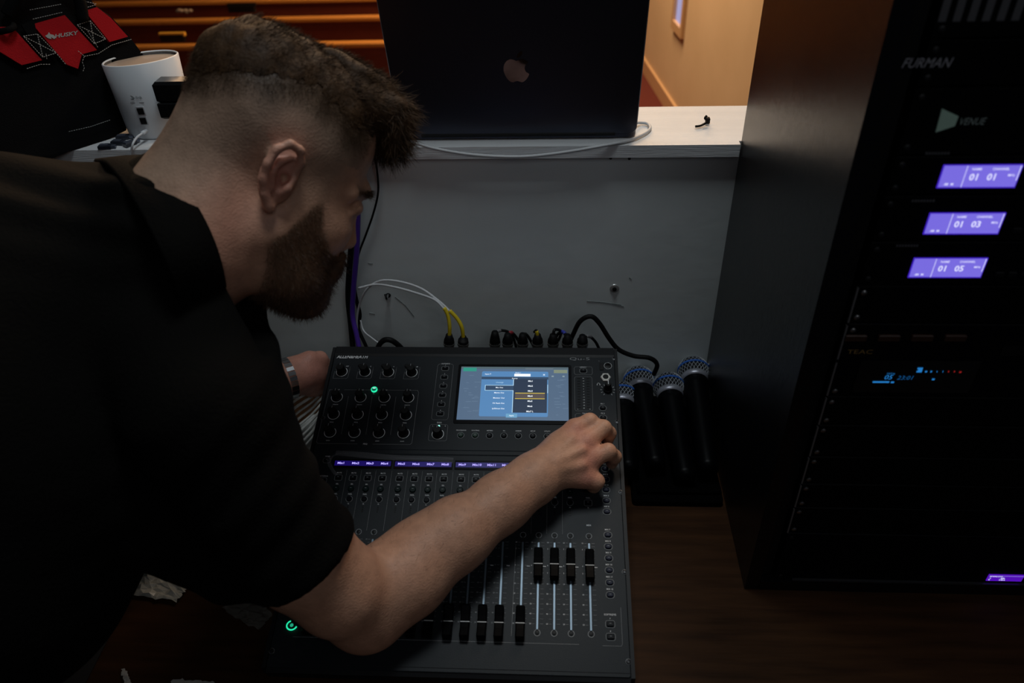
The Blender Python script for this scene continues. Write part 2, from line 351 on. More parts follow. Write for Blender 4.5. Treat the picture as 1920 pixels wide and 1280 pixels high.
M_blue = glow('cyan_segments', (.02, .22, .62), .8); M_red = glow('red_segments', (.5, .02, .02), .5); g = MB()
def seg(s, x, y, h, m, shear=.2):
    q = zf(x, y); g.text(s, 0, 0, h, 0, m, shear, 0, 'CENTER', 1, lambda p: (q[0]+p[0], FY-.0022, q[2]+p[1]))
seg('05', 1664, 705, .0062, M_blue); seg('23:01', 1696, 706, .0055, glow('cyan_segments_dim', (.01, .12, .36), .55)); seg('TOTAL', 1669, 698, .002, M_blue)
for (xa, xb, y, m) in ((1635, 1666, 713.5, M_blue), (1669, 1675, 714, M_blue), (1719, 1729, 688, M_blue), (1717, 1727, 694, M_blue), (1720, 1728, 691, M_blue), (1733, 1737, 694, M_blue), (1743, 1746, 694, M_blue), (1755, 1756, 694, M_blue), (1766, 1767, 694, M_blue), (1776, 1778, 694, M_red), (1787, 1789, 694, M_red), (1797, 1801, 695, M_red), (1746, 1751, 708.5, M_blue)):
    qa = zf(xa, y); qb = zf(xb, y); h = .0011
    g.add([(qa[0], FY-.0022, qa[2]-h), (qb[0], FY-.0022, qb[2]-h), (qb[0], FY-.0022, qb[2]+h), (qa[0], FY-.0022, qa[2]+h)], [(0, 1, 2, 3)], m)
part('time_readout', g, M_blue, dd)
for k in range(4):
    q = zf(1600+k*62, 631); part('transport_button', MB().box(q[0]-.009, q[0]+.012, FY-.004, FY-.0002, q[2]-.004, q[2]+.004, c=.001), mat('copper_tinted_button', (.045, .018, .010), .4), t)
part('disc_tray', MB().box(.80, .94, FY-.0015, FY-.0002, ze[2]+.008, ze[2]+.020), M_blk, t)
for i in range(3, 8): unit('rack_blank', lab[i], 'rack panel', ze[i+1], ze[i], edge=True)
t = unit('equipment_drawer', 'lowest rack drawer with a small violet display at its right', 'drawer', DESK+.019, ze[8], M_face2)
q0 = zf(1477, 1107); part('lip_highlight', MB().box(q0[0], 1.0, FY-.004, FY-.0006, DESK+.020, DESK+.0225), mat('lip_highlight_grey', (.10, .10, .11), .35, .7), t)  # grey strip drawn as the highlight line along the bottom front edge
q0 = zf(1856, 1075); q1 = zf(1912, 1089); dz = .0112
zz = (q0[2]+q1[2])/2
if zz < DESK+.03: zz = DESK+.032
dd = part('display', MB().box(q0[0]-.001, q1[0]+.001, FY-.0012, FY-.0002, zz-dz/2-.001, zz+dz/2+.001), glow('violet_strip', (.10, .006, .55), .8), t)
g = MB()
for s, fx, fz, h in (('ANALOG', .2, .82, .0028), ('L', .06, .5, .0026), ('R', .04, .2, .0026), ('48k', .42, .5, .0028), ('24bit', .42, .2, .0028)):
    g.text(s, 0, 0, h, 0, M_lcdtxt, 0, .02, 'CENTER', 1, lambda p: (q0[0]+(q1[0]-q0[0])*fx+p[0], FY-.0018, zz-dz/2+dz*fz+p[1]))
g.add([(q0[0], FY-.0018, zz+dz*.36), (q1[0], FY-.0018, zz+dz*.36), (q1[0], FY-.0018, zz+dz*.46), (q0[0], FY-.0018, zz+dz*.46)], [(0, 1, 2, 3)], glow('violet_line', (.3, .2, .8), .8))
part('display_readout', g, M_lcdtxt, dd)

# ------------------------------------------------------------------ mixing console (local x right, y back, z off the panel; from its rear left top corner)
SL = .2674354; MO = np.array([0, -.1, .92]); mm = .001
MN_ = np.array([0, -math.sin(SL), math.cos(SL)]); MY = np.array([0, math.cos(SL), math.sin(SL)])
con = thing('mixing_console', 'black digital mixing console with a lit touchscreen, knobs and faders on the desk', 'mixer', tuple(MO))
con.rotation_euler = (SL, 0, 0)
def cp(name, mb, m, parent=con, smooth=False, loc=None, **k): return mb.build(name, m, parent, smooth, loc, **k)
M_panel = mat('console_panel_paint', (.0150, .0185, .0225), .45, spec=.22, bump=.08, bscale=900)
M_side = mat('console_side_trim', (.010, .0105, .012), .45, spec=.25)
M_prn = mat('console_white_print', (.85, .86, .88), .5); M_prnd = mat('console_grey_print', (.30, .31, .32), .5)
CW, CD = .4395, .4745
def wl(pw): # world point -> console local
    q = np.array(pw)-MO; return (q[0], q@MY, q@MN_)
# chassis wedge, lowest edge rests on the desk
def zdesk(ly, lift=.0): # local z at which world z = DESK+lift for local y
    return (DESK+lift-MO[2]-ly*math.sin(SL))/math.cos(SL)
ch = MB(); prof = [(-.0015, -.003), (-CD, -.003), (-CD-.002, -.012), (-CD+.004, -.032), (-CD+.03, zdesk(-CD+.03, .008)), (-.05, zdesk(-.05, .008)), (-.012, zdesk(-.012, .03)), (-.0, -.03)]
ch.loft([[(x, y, z) for y, z in prof] for x in (.003, CW-.003)]); cp('chassis', ch, M_side)
tp = MB(); tp.rbox(CW/2, -CD/2, CW-.010, CD-.002, -.0028, 0, .003, .0006); cp('top_panel', tp, M_panel)
for x0, x1 in ((0, .0046), (CW-.0046, CW)):
    s = MB(); s.loft([[(x, y, z) for y, z in [(0, .0012), (-CD, .0012), (-CD-.003, -.012), (-CD+.003, -.034), (-CD+.03, zdesk(-CD+.03, .006)), (-.05, zdesk(-.05, .006)), (.001, -.04)]] for x in (x0, x1)]); cp('side_cheek', s, M_side)
b = MB(); b.loft([[(x, y, z) for y, z in [(.002, .0006), (-.012, .0016), (-.016, .0002), (.0, -.02)]] for x in (.005, CW-.005)]); cp('rear_lip', b, M_side)
b = MB(); b.loft([[(x, y, z) for y, z in [(-CD+.006, .0003), (-CD-.004, -.004), (-CD-.006, -.014), (-CD+.002, -.014)]] for x in (.005, CW-.005)]); cp('front_lip', b, M_side)
for x in (.04, CW-.04):
    for y in (-.07, -CD+.05):
        f = MB(); p = np.array([0, y, zdesk(y)]); zz = zdesk(y); f.lathe([(.011, 0), (.010, .012)], (x, y, zz), 14, X=(1, 0, 0), Y=(0, math.cos(SL), -math.sin(SL)), Z=(0, math.sin(SL), math.cos(SL))); cp('foot', f, M_rubber)
# raised screen section bezel and recess step
st = MB(); st.loft([[(x, y, z) for y, z in [(-.178, .0001), (-.180, .0010), (-.1855, .0010), (-.187, .0001)]] for x in (.046, CW-.030)]); cp('strip_ridge', st, M_panel)
gz = MB(); gz.rbox(.2330, -.0725+.001, .372, .140, .0002, .0012, .006, .0004); 
Z = .00035
prn = MB(); prd = MB()
def T_(s, u, v, h=1.9, b=.014, m=None, sh=0, al='CENTER', mb=None, sx=1): (mb or prn).text(s, u*mm, -v*mm, h*mm, Z, m, sh, b, al, sx)
# brand words
q = MB(); q.text('ALLEN&HEATH', 0, 0, 1, 0, None, .22, .03, 'LEFT'); wd = max(v[0] for v in q.v)
q.v = [(.0093+x*.0485/wd, -.0176+y*.0060, Z) for x, y, z in q.v]; cp('brand_lettering', q, M_prn, label='pale slanted brand lettering')
q = MB(); q.text('Qu-5', 0, 0, 1, 0, None, 0, -.012, 'LEFT'); wd = max(v[0] for v in q.v)
q.v = [(.3665+x*.031/wd, -.0188+y*.0052, Z) for x, y, z in q.v]; cp('model_lettering', q, M_prnd)
# rotary knobs
knob_bm = MB(); knob_bm.lathe([(.0072, 0), (.0072, .003), (.0066, .0035), (.0060, .0135), (.0052, .0148)], n=24)
for k in range(12):
    t = 2*PI*k/12; knob_bm.box(-.0001, .0001, -.0001, .0001, 0, .0001)
knob_me = None
M_knob = mat('knob_black', (.005, .005, .0055), .5, spec=.25)
ptr = MB().box(-.0004, .0004, .0025, .0060, .0145, .0150)
prototypes = {}
def rep(name, key, mk, m, loc, parent=con, smooth=False):
    if key not in prototypes:
        o = mk().build(name, m, parent, smooth, loc); prototypes[key] = o; return o
    o = prototypes[key].copy(); o.name = name; COL.objects.link(o); o.parent = parent; o.location = loc; return o
def ring_print(u, v, r=8.7, w=.8, m=None): prn.ringz(u*mm, -v*mm, (r-w)*mm, r*mm, Z, m, a0=-PI*.5-2.45, a1=-PI*.5+2.45, n=28)
knobs = [(21.7, 45.8), (57.5, 45.8), (93.2, 46), (129, 46.3)]+[(22.4+35.6*i, 92) for i in range(4)]+[(22.9+35.5*i, 121.9) for i in range(4)]+[(23.2+35.5*i, 152) for i in range(4)]+[(179.1, 153)]
for i, (u, v) in enumerate(knobs):
    ring_print(u, v)
    o = rep('rotary_knob', 'knob', lambda: knob_bm, M_knob, (u*mm, -v*mm, 0), smooth=False)
    p = rep('pointer', 'ptr', lambda: ptr, M_prnd, (0, 0, 0), o)
for i, u in enumerate((57.5, 93.2, 129)): rep('indicator_button', 'ledb', lambda: MB().lathe([(.0030, 0), (.0030, .0012), (.002, .0018)], n=16), M_blk, ((u-9.5)*mm, -.0345, 0))
for i, (lb, u) in enumerate((('HPF', 21.7), ('GATE', 57.5), ('COMP', 93.2), ('GAIN', 129))):
    T_('ON' if i else 'Hz', u-9, 41.5, 1.5, mb=prd); T_(['HPF', 'G', 'C', 'dB'][i], u+7, 35.5, 1.8); T_('+', u+11.5, 37.2, 1.5, mb=prd)
    prd.line([((u-11)*mm, -.045), ((u-11.5)*mm, -.058), ((u+9)*mm, -.058), ((u+11)*mm, -.056), ((u+11.5)*mm, -.039)], .0003, Z)
for i, lb in enumerate(('LF', 'LM', 'HM', 'HF')):
    u = 22.4+35.6*i; T_(lb, u+.5, 78.6, 1.9); T_('WIDTH', u, 104.8, 1.7); T_('FREQ', u, 135, 1.7); T_('GAIN', u, 165.5, 1.7)
    if i < 3: prd.line([((u+17)*mm, -.090), ((u+17.6)*mm, -.155)], .0003, Z)
prd.line([(.075, -.0785), (.031, -.0785)], .0003, Z); prd.line([(.008, -.0785), (.0115, -.0785)], .0003, Z)
prd.line([(.019, -.0785), (.010, -.0785), (.0085, -.082), (.0065, -.168), (.009, -.1705), (.066, -.1705)], .00035, Z); prd.line([(.086, -.0785), (.089, -.0785)], .0003, Z)
prd.line([(.088, -.1705), (.141, -.1705), (.1435, -.168), (.1435, -.082), (.1415, -.0785), (.082, -.0785)], .00035, Z); T_('PEQ', 77, 170.5, 2.4, m=None); T_('IN', 76.5, 85, 1.5)
# green lit button
o = cp('lit_button', MB().lathe([(.0045, 0), (.0045, .002), (.0036, .0028)], n=24), mat('dark_green_cap', (.01, .10, .06), .3, emit=(.0, .25, .14), es=.35), loc=(.0766, -.0784, 0), label='green glowing round button')
cp('glow_ring', MB().lathe([(.0047, .0004), (.0047, .0026), (.0036, .0030), (.0036, .0026)], n=24, cap0=False, cap1=False), glow('green_led', (.02, .85, .42), 1.1), o)
cp('glow_bar', MB().box(-.0022, .0022, .001, .0022, .0029, .0032), glow('green_white', (.6, 1, .85), 1.3), o)
o = cp('lit_button', MB().lathe([(.0046, 0), (.0046, .002), (.0036, .0028)], n=24), M_blk, loc=(wl(onp(548, 1173, MO, MN_))[0], wl(onp(548, 1173, MO, MN_))[1], 0), label='round button with a green glowing ring by the elbow')
g_ = MB(); g_.tube([(.0062*math.cos(a_), .0054*math.sin(a_), .0022) for a_ in np.linspace(PI*.62, PI*1.93, 24)], .0008, 6); cp('glow_ring', g_, glow('green_led', (.02, .85, .42), 1.1), o)
cp('glow_dot', MB().lathe([(.0022, .0028), (.0012, .0034)], n=14), glow('green_dim', (.02, .45, .25), .8), o)
o = cp('pan_light', MB().lathe([(.0014, 0), (.0014, .0008), (.0006, .0012)], n=14), glow('green_white_led', (.35, 1, .8), 1.4), loc=(.1795, -.1395, 0))
T_('PAN', 179.3, 134, 2.4); T_('L', 170.5, 139.5, 1.7); T_('R', 188.5, 139.5, 1.7)
prd.rline(.1793, -.1505, .026, .027, .003, .0003, Z)
# soft keys
prd.rline(.1793, -.0795, .024, .0995, .004, .0003, Z); T_('SOFTKEYS', 179.3, 29.5, 2.0)
def rbutton(w, h, r, z=.0022): return lambda: MB().rbox(0, 0, w*mm, h*mm, 0, z, r*mm, .0005)
M_btn = mat('button_black', (.003, .0035, .006), .4, spec=.12)
tick = lambda: MB().box(-.0012, .0012, .0002, .0007, .0022, .0024)
def button(u, v, w, h, r, outline=True, z=.0022, m=None, key=None):
    if outline: prd.rline(u*mm, -v*mm, (w+3)*mm, (h+3)*mm, (r+1.3)*mm, .00042, Z)
    o = rep('push_button', (key or 'b', w, h, r), rbutton(w, h, r, z), m or M_btn, (u*mm, -v*mm, 0))
    rep('light_mark', ('tick',), tick, M_prnd, (0, 0, 0), o); return o
for i in range(6): v = 38.1+16.12*i; button(179.2, v, 8, 4.6, 1); T_(str(i+1), 179.2, v-6, 1.8)
# touchscreen
SX0, SX1, SY0, SY1 = 203.8, 365.2, 35.3, 129.0
bz = cp('screen_bezel', MB().rbox((SX0+SX1)/2*mm, -(SY0+SY1)/2*mm-.0005, (SX1-SX0+9)*mm, (SY1-SY0+11)*mm, .0001, .0011, .003, .0003), mat('screen_bezel_gloss', (.006, .006, .007), .18))
M_s0 = glow('screen_slate', (.105, .175, .285), .75)
def sx(px): # fraction along screen
    return (SX0+(SX1-SX0)*px)*mm
def sy(py): return -(SY0+(SY1-SY0)*py)*mm
scr = cp('touchscreen', MB().box(sx(0), sx(1), sy(1), sy(0), .0011, .0013), M_s0, label='lit blue-grey touchscreen showing a list of mixes')
LZ = [.0014]
def srect(mb, x0, x1, y0, y1, m, z): mb.add([(sx(x0), sy(y1), z), (sx(x1), sy(y1), z), (sx(x1), sy(y0), z), (sx(x0), sy(y0), z)], [(0, 1, 2, 3)], m)
bgp = MB(); Mg = lambda n, c, s=.8: glow(n, c, s)
srect(bgp, 0, 1, 0, .04, Mg('s_topbar', (.10, .15, .18)), .00138); srect(bgp, .02, .145, .02, .09, Mg('s_green', (.03, .36, .27)), .00140)
srect(bgp, .865, .99, .05, .115, Mg('s_olive', (.26, .31, .22)), .00140); srect(bgp, .60, .86, .02, .05, Mg('s_bar2', (.15, .2, .24)), .0014)
rr = random.Random(8)
for k in range(34):
    x = rr.choice([rr.uniform(.03, .16), rr.uniform(.86, .95)]); y = rr.uniform(.16, .92); ww = rr.uniform(.02, .06)
    srect(bgp, x, x+ww, y, y+.012, Mg('s_faint', (.135, .215, .33)), .0014)
for x in (.845, .945): srect(bgp, x, x+.02, .165, .19, Mg('s_faint2', (.3, .4, .45)), .0014)
cp('channel_view', bgp, None, scr)
# popup window from measured fractions: px in zoom frame (8..1020, 335..830)
def fx(zx, zy): # zoom5 pixel -> screen fraction (through the panel plane)
    dd_ = onp(860+zx*.2031, 620+zy*.2031, MO, MN_); l = wl(dd_); return ((l[0]*1000-SX0)/(SX1-SX0), (-l[1]*1000-SY0)/(SY1-SY0))
def rectz(mb, x0, y0, x1, y1, m, z):
    A = fx(x0, y0); B = fx(x1, y1); srect(mb, A[0], B[0], A[1], B[1], m, z)
w_ = MB(); A = fx(196, 378); B = fx(824, 800); cxm, cym = (A[0]+B[0])/2, (A[1]+B[1])/2
xa, xb = .198, .815; ya, yb = A[1], B[1]
w_.rbox((sx(xa)+sx(xb))/2, (sy(ya)+sy(yb))/2, sx(xb)-sx(xa), sy(ya)-sy(yb), .0014, .00145, .0022, 0, Mg('s_window', (.10, .27, .55), .85))
srect(w_, xa, .815, .195, .245, Mg('s_header', (.035, .075, .15)), .00148)
srect(w_, .497, .805, .235, .865, Mg('s_list', (.022, .040, .082)), .00149)
srect(w_, .515, .785, .505, .605, Mg('s_row', (.115, .09, .085)), .00151)
Mo = Mg('s_gold', (.80, .60, .06), 1.0); srect(w_, .515, .785, .498, .508, Mo, .00153); srect(w_, .515, .785, .602, .612, Mo, .00153)
Mw = Mg('s_white', (.85, .92, 1.0), 1.15); Ml = Mg('s_pale', (.50, .78, 1.0), .95)
srect(w_, .237, .497, .36, .455, Mg('s_tab', (.035, .075, .15)), .00150)
for r_ in ((.237, .497, .355, .363), (.237, .497, .452, .460), (.235, .240, .355, .460), (.492, .498, .24, .363), (.492, .498, .452, .865)): srect(w_, *r_, Ml, .00154)
srect(w_, .808, .813, .34, .50, Ml, .00154); srect(w_, .44, .54, .885, .955, Mg('s_button', (.17, .42, .66), .85), .00152)
srect(w_, .50, .65, .135, .185, Mw, .00152)
def stx(s, x, y, h, b=.012, m=None, sxx=1): w_.text(s, sx(x), sy(y), h*mm, .00158, m or Mw, 0, b, 'CENTER', sxx)
stx('Input 9', .255, .145, 2.3); stx('Scene 1', .535, .115, 1.9); stx('×', .775, .155, 5.0, 0); stx('Source', .505, .225, 2.1)
for i, s in enumerate(('Unassign', 'Mix Out', 'Matrix Out', 'Monitor Out', 'FX Rack Out', 'Ip/Direct Out')): stx(s, .368, .305+.098*i, 2.3, .012 if i != 0 else .0, Mw if i else Ml)
for i, s in enumerate(('Mix1', 'Mix2', 'Mix3', 'Mix4', 'Mix5', 'Mix6', 'Mix7 L')): stx(s, .652, .275+.0945*i, 2.6, .03)
stx('Apply', .49, .92, 2.1)
cp('menu_window', w_, None, scr, label='blue pop-up menu with a gold-marked row')
# small round buttons under the screen
rb = lambda: MB().lathe([(.0037, 0), (.0037, .002), (.003, .0026)], n=20)
for i, s in enumerate(('PROCESSING', 'ROUTING', 'METERS', 'FX', 'SCENES', 'SETUP', 'UTILITY', 'HOME')):
    u = 212+20.45*i; prd.ringz(u*mm, -.1542, .0046, .0050, Z); T_(s, u, 146.2, 1.75); o = rep('round_button', ('round', i < 2), rb, mat('button_green_tint', (.008, .035, .022), .3) if i < 2 else M_btn, (u*mm, -.1542, 0)); rep('light_mark', ('tick',), tick, M_prnd, (0, 0, .0004), o)
# right-hand side of the panel
prd.rline(.3875, -.0405, .027, .0145, .003, .0003, Z); T_('LIBRARY', 387.3, 34, 1.9); button(387.5, 40.8, 8, 5, 1.5)
prd.rline(.3872, -.0815, .026, .0600, .003, .0003, Z)
for i, s in enumerate(('Pk', '+9', '+6', '+3', '0', '-3', '-6', '-12', '-18', '-30', '-48', 'dB')): T_(s, 387.3, 54.5+4.75*i, 1.6)
for i in range(12):
    for u in (380.5, 394): rep('meter_segment', 'mseg', lambda: MB().box(-.0022, .0022, -.0007, .0007, 0, .0006), M_blk, (u*mm, -(54.5+4.6*i)*mm, 0))
T_('L', 378.5, 108.6, 1.7); T_('R', 396, 108.6, 1.7); T_('TALK', 388, 115.8, 1.9)
prd.line([(.382, -.1158), (.377, -.1158), (.3745, -.118), (.3745, -.132), (.377, -.134), (.399, -.134), (.4015, -.132), (.4015, -.118), (.399, -.1158), (.394, -.1158)], .0003, Z); button(388, 124, 8, 5, 1.5)
cp('memory_port', MB().rbox(.4150, -.0325, .006, .0135, .0001, .0012, .0008, .0003), mat('port_black', (.004, .004, .004), .3))
o = cp('mini_jack', MB().lathe([(.0052, 0), (.0052, .001), (.0026, .0014), (.0024, -.0004)], n=20, cap1=False), M_blk, loc=(.4245, -.0312, 0)); T_('1', 411.5, 22.5, 1.6); T_('IN', 425, 25.6, 1.5)
prn.ringz(.4245, -.0312, .0055, .0059, Z, None)
o = cp('headphone_jack', MB().lathe([(.0078, 0), (.0078, .0022), (.0066, .0030), (.0040, .0030), (.0036, .0)], n=6, cap1=False), mat('nickel', (.80, .78, .72), .35, .35), loc=(.4203, -.0530, 0), label='silver hexagonal headphone jack')
cp('jack_hole', MB().lathe([(.0042, .0031), (.0042, .0033)], n=18), M_blk, o)
o = cp('headphone_knob', MB().lathe([(.0066, 0), (.0064, .004), (.0050, .005), (.0044, .0155), (.0036, .017)], n=20), M_knob, loc=(.4226, -.0748, 0))
cp('pointer', MB().box(-.0005, .0005, -.001, .0060, .0168, .0174), M_prn, o)
for k in range(11):
    t = -PI/2+math.radians(35)+k*math.radians(29); prn.line([(.4226+.0085*math.cos(t), -.0748+.0085*math.sin(t)), (.4226+.0108*math.cos(t), -.0748+.0108*math.sin(t))], .00045, Z)
prn.ringz(.4095, -.0645, .0016, .0021, Z, a0=-.3, a1=PI+.3); prn.box(.4070, .4080, -.0665, -.0645, 0, Z); prn.box(.4110, .4120, -.0665, -.0645, 0, Z)
# assignment buttons, right column
M_bb = mat('button_blue_black', (.004, .006, .028), .4, spec=.15)
cols_ = [('FX 1', 106.3), ('FX 2', 122.6), ('FX 3', 139), ('FX 4', 155), ('MIX 1', 187), ('MIX 2', 204.3), ('MIX 3', 220.3), ('MIX 4', 236), ('MIX 5', 251.8), ('MIX 6', 267.4), ('MIX 7', 299.9), ('MIX 8', 315.6), ('MIX 9', 331), ('MIX 10', 346.7), ('MIX 11', 362.4), ('MIX 12', 377.9)]
for s, v in cols_:
    T_(s, 414.2, v-7.2, 2.0); button(414.4, v, 7.6, 5.4, 2.6, m=M_bb if s[0] == 'M' else None, key='oval'+s[0])
T_('SOFTKEYS', 413.2, 402, 2.3); T_('7', 413, 406.8, 1.8); T_('8', 413, 421.6, 1.8)
for v in (413.2, 428.1): button(413, v, 8.2, 5.6, 1.2)
prd.line([(.4265, -.393), (.4265, -.436), (.425, -.4385), (.403, -.4385)], .0003, Z)
scw = lambda: MB().lathe([(.0030, 0), (.0030, .0010), (.0016, .0013), (.0013, .0004)], n=18)
for (u, v) in [(434.9, 17.4), (434.7, 128.6), (434.4, 239), (433.4, 348.4), (432.5, 455.7), (5.2+1.5, 128), (6.5, 239), (6.5, 348), (7, 455)]:
    rep('panel_screw', 'scw', scw, mat('screw_black', (.03, .03, .033), .3, .5), (u*mm if u > 100 else .0080, -v*mm, 0)); prd.ringz(u*mm if u > 100 else .0080, -v*mm, .0031, .0034, Z)
# left column
for s, v in (('HOME', 197.3), ('METERING', 228), ('PAFL', 245)): T_(s, 27, v-6.2, 1.8); button(27, v, 8, 5, 2)
T_('LAYER', 27, 262, 1.8)
# channel strips
chs = [48+20.4*i for i in range(4)]+[133+20.35*i for i in range(4)]+[217.8+20.5*i for i in range(4)]+[304.9+20.4*i for i in range(4)]
M_strip = mat('channel_display_glass', (.006, .006, .010), .15); M_sb = glow('display_blue_black', (.016, .005, .20), .5); M_st = glow('display_letters', (.45, .38, 1.0), 1.2)
for gidx in range(4):
    g0 = chs[gidx*4]; g1 = chs[gidx*4+3]
    st_ = cp('channel_display', MB().rbox((g0+g1)/2*mm, -.2018, (g1-g0+21)*mm, .0145, .0001, .0009, .0008, .0002), M_strip)
    g = MB()
    z_ = .00095; x0, x1 = (g0-9)*mm, (g1+9)*mm
    g.add([(x0, -.2055, z_), (x1, -.2055, z_), (x1, -.1978, z_), (x0, -.1978, z_)], [(0, 1, 2, 3)], M_sb)
    for k in range(4): g.text('Mix%d' % (gidx*4+k+1), chs[gidx*4+k]*mm, -.2016, .0033, .00105, M_st, 0, .035, 'CENTER', 1.12)
    cp('display_text', g, None, st_)
M_sel = mat('select_button_green', (.003, .012, .012), .4, spec=.15)
cap = MB()
# fader cap: waisted body, long along y
hw = .0058
capprof = [(-.0205, .0095, .0050), (-.0175, .0130, .0056), (-.0070, .0085, .0056), (-.0015, .0068, .0058), (.0015, .0068, .0058), (.0070, .0085, .0056), (.0175, .0130, .0056), (.0205, .0095, .0050)]
cap.loft([[(-w1, y, .0035), (-w1, y, z-.0015), (-w1+.0014, y, z), (w1-.0014, y, z), (w1, y, z-.0015), (w1, y, .0035)] for y, z, w1 in capprof])
cap.box(-.001, .001, -.004, .004, .0, .0036)
capline = MB().box(-.0056, .0056, -.00045, .00045, .0067, .0072)
M_cap = mat('fader_cap_black', (.0025, .0025, .003), .5, spec=.08); M_slot = mat('fader_slot', (.002, .002, .002), .6); M_track = mat('fader_track_steel', (.22, .29, .36), .4, .5)
def fader(u, v, label_=None):
    prd.ringz(u*mm, -.3020, .0034, .0040, Z); prd.ringz(u*mm, -.4255, .0034, .0040, Z)
    rep('slot_screw', 'ss', lambda: MB().lathe([(.0022, 0), (.0022, .0008), (.0008, .001)], n=12), M_blk, (u*mm, -.3020, 0)); rep('slot_screw', 'ss', None, None, (u*mm, -.4255, 0))
    rep('fader_slot', 'slot', lambda: MB().box(-.0014, .0014, -.4225, -.3055, .0001, .0005), M_slot, (u*mm, 0, 0))
    rep('fader_track', 'track', lambda: MB().box(-.0011, .0011, -.4215, -.3120, .0005, .0009), M_track, (u*mm, 0, 0))
    o = rep('fader_cap', 'cap', lambda: cap, M_cap, (u*mm, -v*mm, .0001)); rep('cap_line', 'cl', lambda: capline, mat('cap_line_white', (.75, .75, .75), .5), (0, 0, 0), o)
for i, u in enumerate(chs):
    button(u, 223.8, 7.4, 5.6, .8, key='mute'); T_('MUTE', u, 216.4, 1.9)
    o = rep('select_button', 'sel', lambda: MB().lathe([(.0044, 0), (.0044, .002), (.0036, .0027)], n=20), M_sel, (u*mm, -.2403, 0)); rep('light_mark', ('tick',), tick, M_prnd, (0, 0, .0005), o); T_('SEL', u, 233.4, 1.9)
    o = rep('round_button', 'pafl', lambda: MB().lathe([(.0038, 0), (.0038, .002), (.003, .0026)], n=18), M_btn, (u*mm, -.2555, 0)); prd.ringz(u*mm, -.2555, .0042, .0046, Z); T_('PAFL', u, 248.3, 1.9); T_('Pk', u, 262.5, 1.5)
    for k in range(3): rep('signal_light', 'sig', lambda: MB().lathe([(.0013, 0), (.0013, .0006)], n=10), M_blk, (u*mm, -(266.5+3.2*k)*mm, 0))
    if i < 15:
        x = ((u+chs[i+1])/2); prd.line([(x*mm, -.212), (x*mm, -.300)], .00022, Z)
    fader(u, 342.5 if i in (13, 14, 15) else 416.5)
button(390, 223.8, 7.4, 5.6, .8, key='mute'); T_('MUTE', 390, 216.4, 1.9); button(390, 255.5, 7.4, 5.6, .8); T_('PAFL', 390, 248.3, 1.9); T_('Pk', 390, 262.5, 1.5)
T_('MIX', 390.2, 287.2, 2.6); fader(389.9, 343.2)
marks = [('10', 312), ('5', 320.5), ('0', 342.5), ('5', 352), ('10', 366), ('20', 378.5), ('30', 391), ('40', 403), ('50', 415)]
for i, u in enumerate(chs+[389.9]):
    for j, (s, v) in enumerate(marks):
        mb = prn if i >= 12 else prd
        T_(s, u-8.6, v, 1.7, mb=mb); prd.line([((u+3.2)*mm, -v*mm), ((u+7.2)*mm, -v*mm)], .00028, Z)
        prd.line([((u-6.4)*mm, -v*mm), ((u-3.2)*mm, -v*mm)], .00028, Z)
        if j < len(marks)-1:
            vm = (v+marks[j+1][1])/2; prd.line([((u+3.2)*mm, -vm*mm), ((u+7.2)*mm, -vm*mm)], .0002, Z); prd.line([((u-6.4)*mm, -vm*mm), ((u-3.2)*mm, -vm*mm)], .0002, Z)
    prn.line([((u+6.2)*mm, -.3435), ((u+9.5)*mm, -.3435)], .0008, Z)
prd.line([(.030, -.4378), (.375, -.4378)], .00035, Z); prd.line([(.299-.003, -.315), (.2945, -.430)], .0003, Z)
cp('printed_lettering', prn, M_prn, kind='stuff'); cp('printed_lines', prd, M_prnd, kind='stuff')
# clear protective film strips over the channel displays
M_film = mat('clear_film', (.45, .45, .48), .15, alpha=.09, spec=.5)
fm = MB(); N = 26
for k in range(2):
    rs = []
    for i in range(N+1):
        f = i/N; x = .040+.165*f; y = -.188-.004*k-.006*f; z = .0022+.006*(1-f)**2+.0012*math.sin(9*f+k)
        rs.append([(x, y+.0022, z), (x, y, z+.0012), (x, y-.0022, z), (x, y, z-.0004)])
    fm.loft(rs)
rs = []
for i in range(18):
    f = i/17; t = f*PI*1.05; x = .040-.008*math.sin(t)+.004*f; y = -.188-.034*f; z = .0025+.009*math.sin(t*.9)
    rs.append([(x+.003, y, z), (x, y, z+.001), (x-.003, y, z), (x, y, z-.0004)])
fm.loft(rs)
for i in range(len(fm.v)):
    v = np.array(fm.v[i]); w3 = MO+np.array([v[0], 0, 0])+MY*v[1]+MN_*v[2]; fm.v[i] = tuple(w3)
o = fm.build('protective_film', M_film, None); o['label'] = 'loose curl of clear protective film lying across the left channel displays'; o['category'] = 'film'

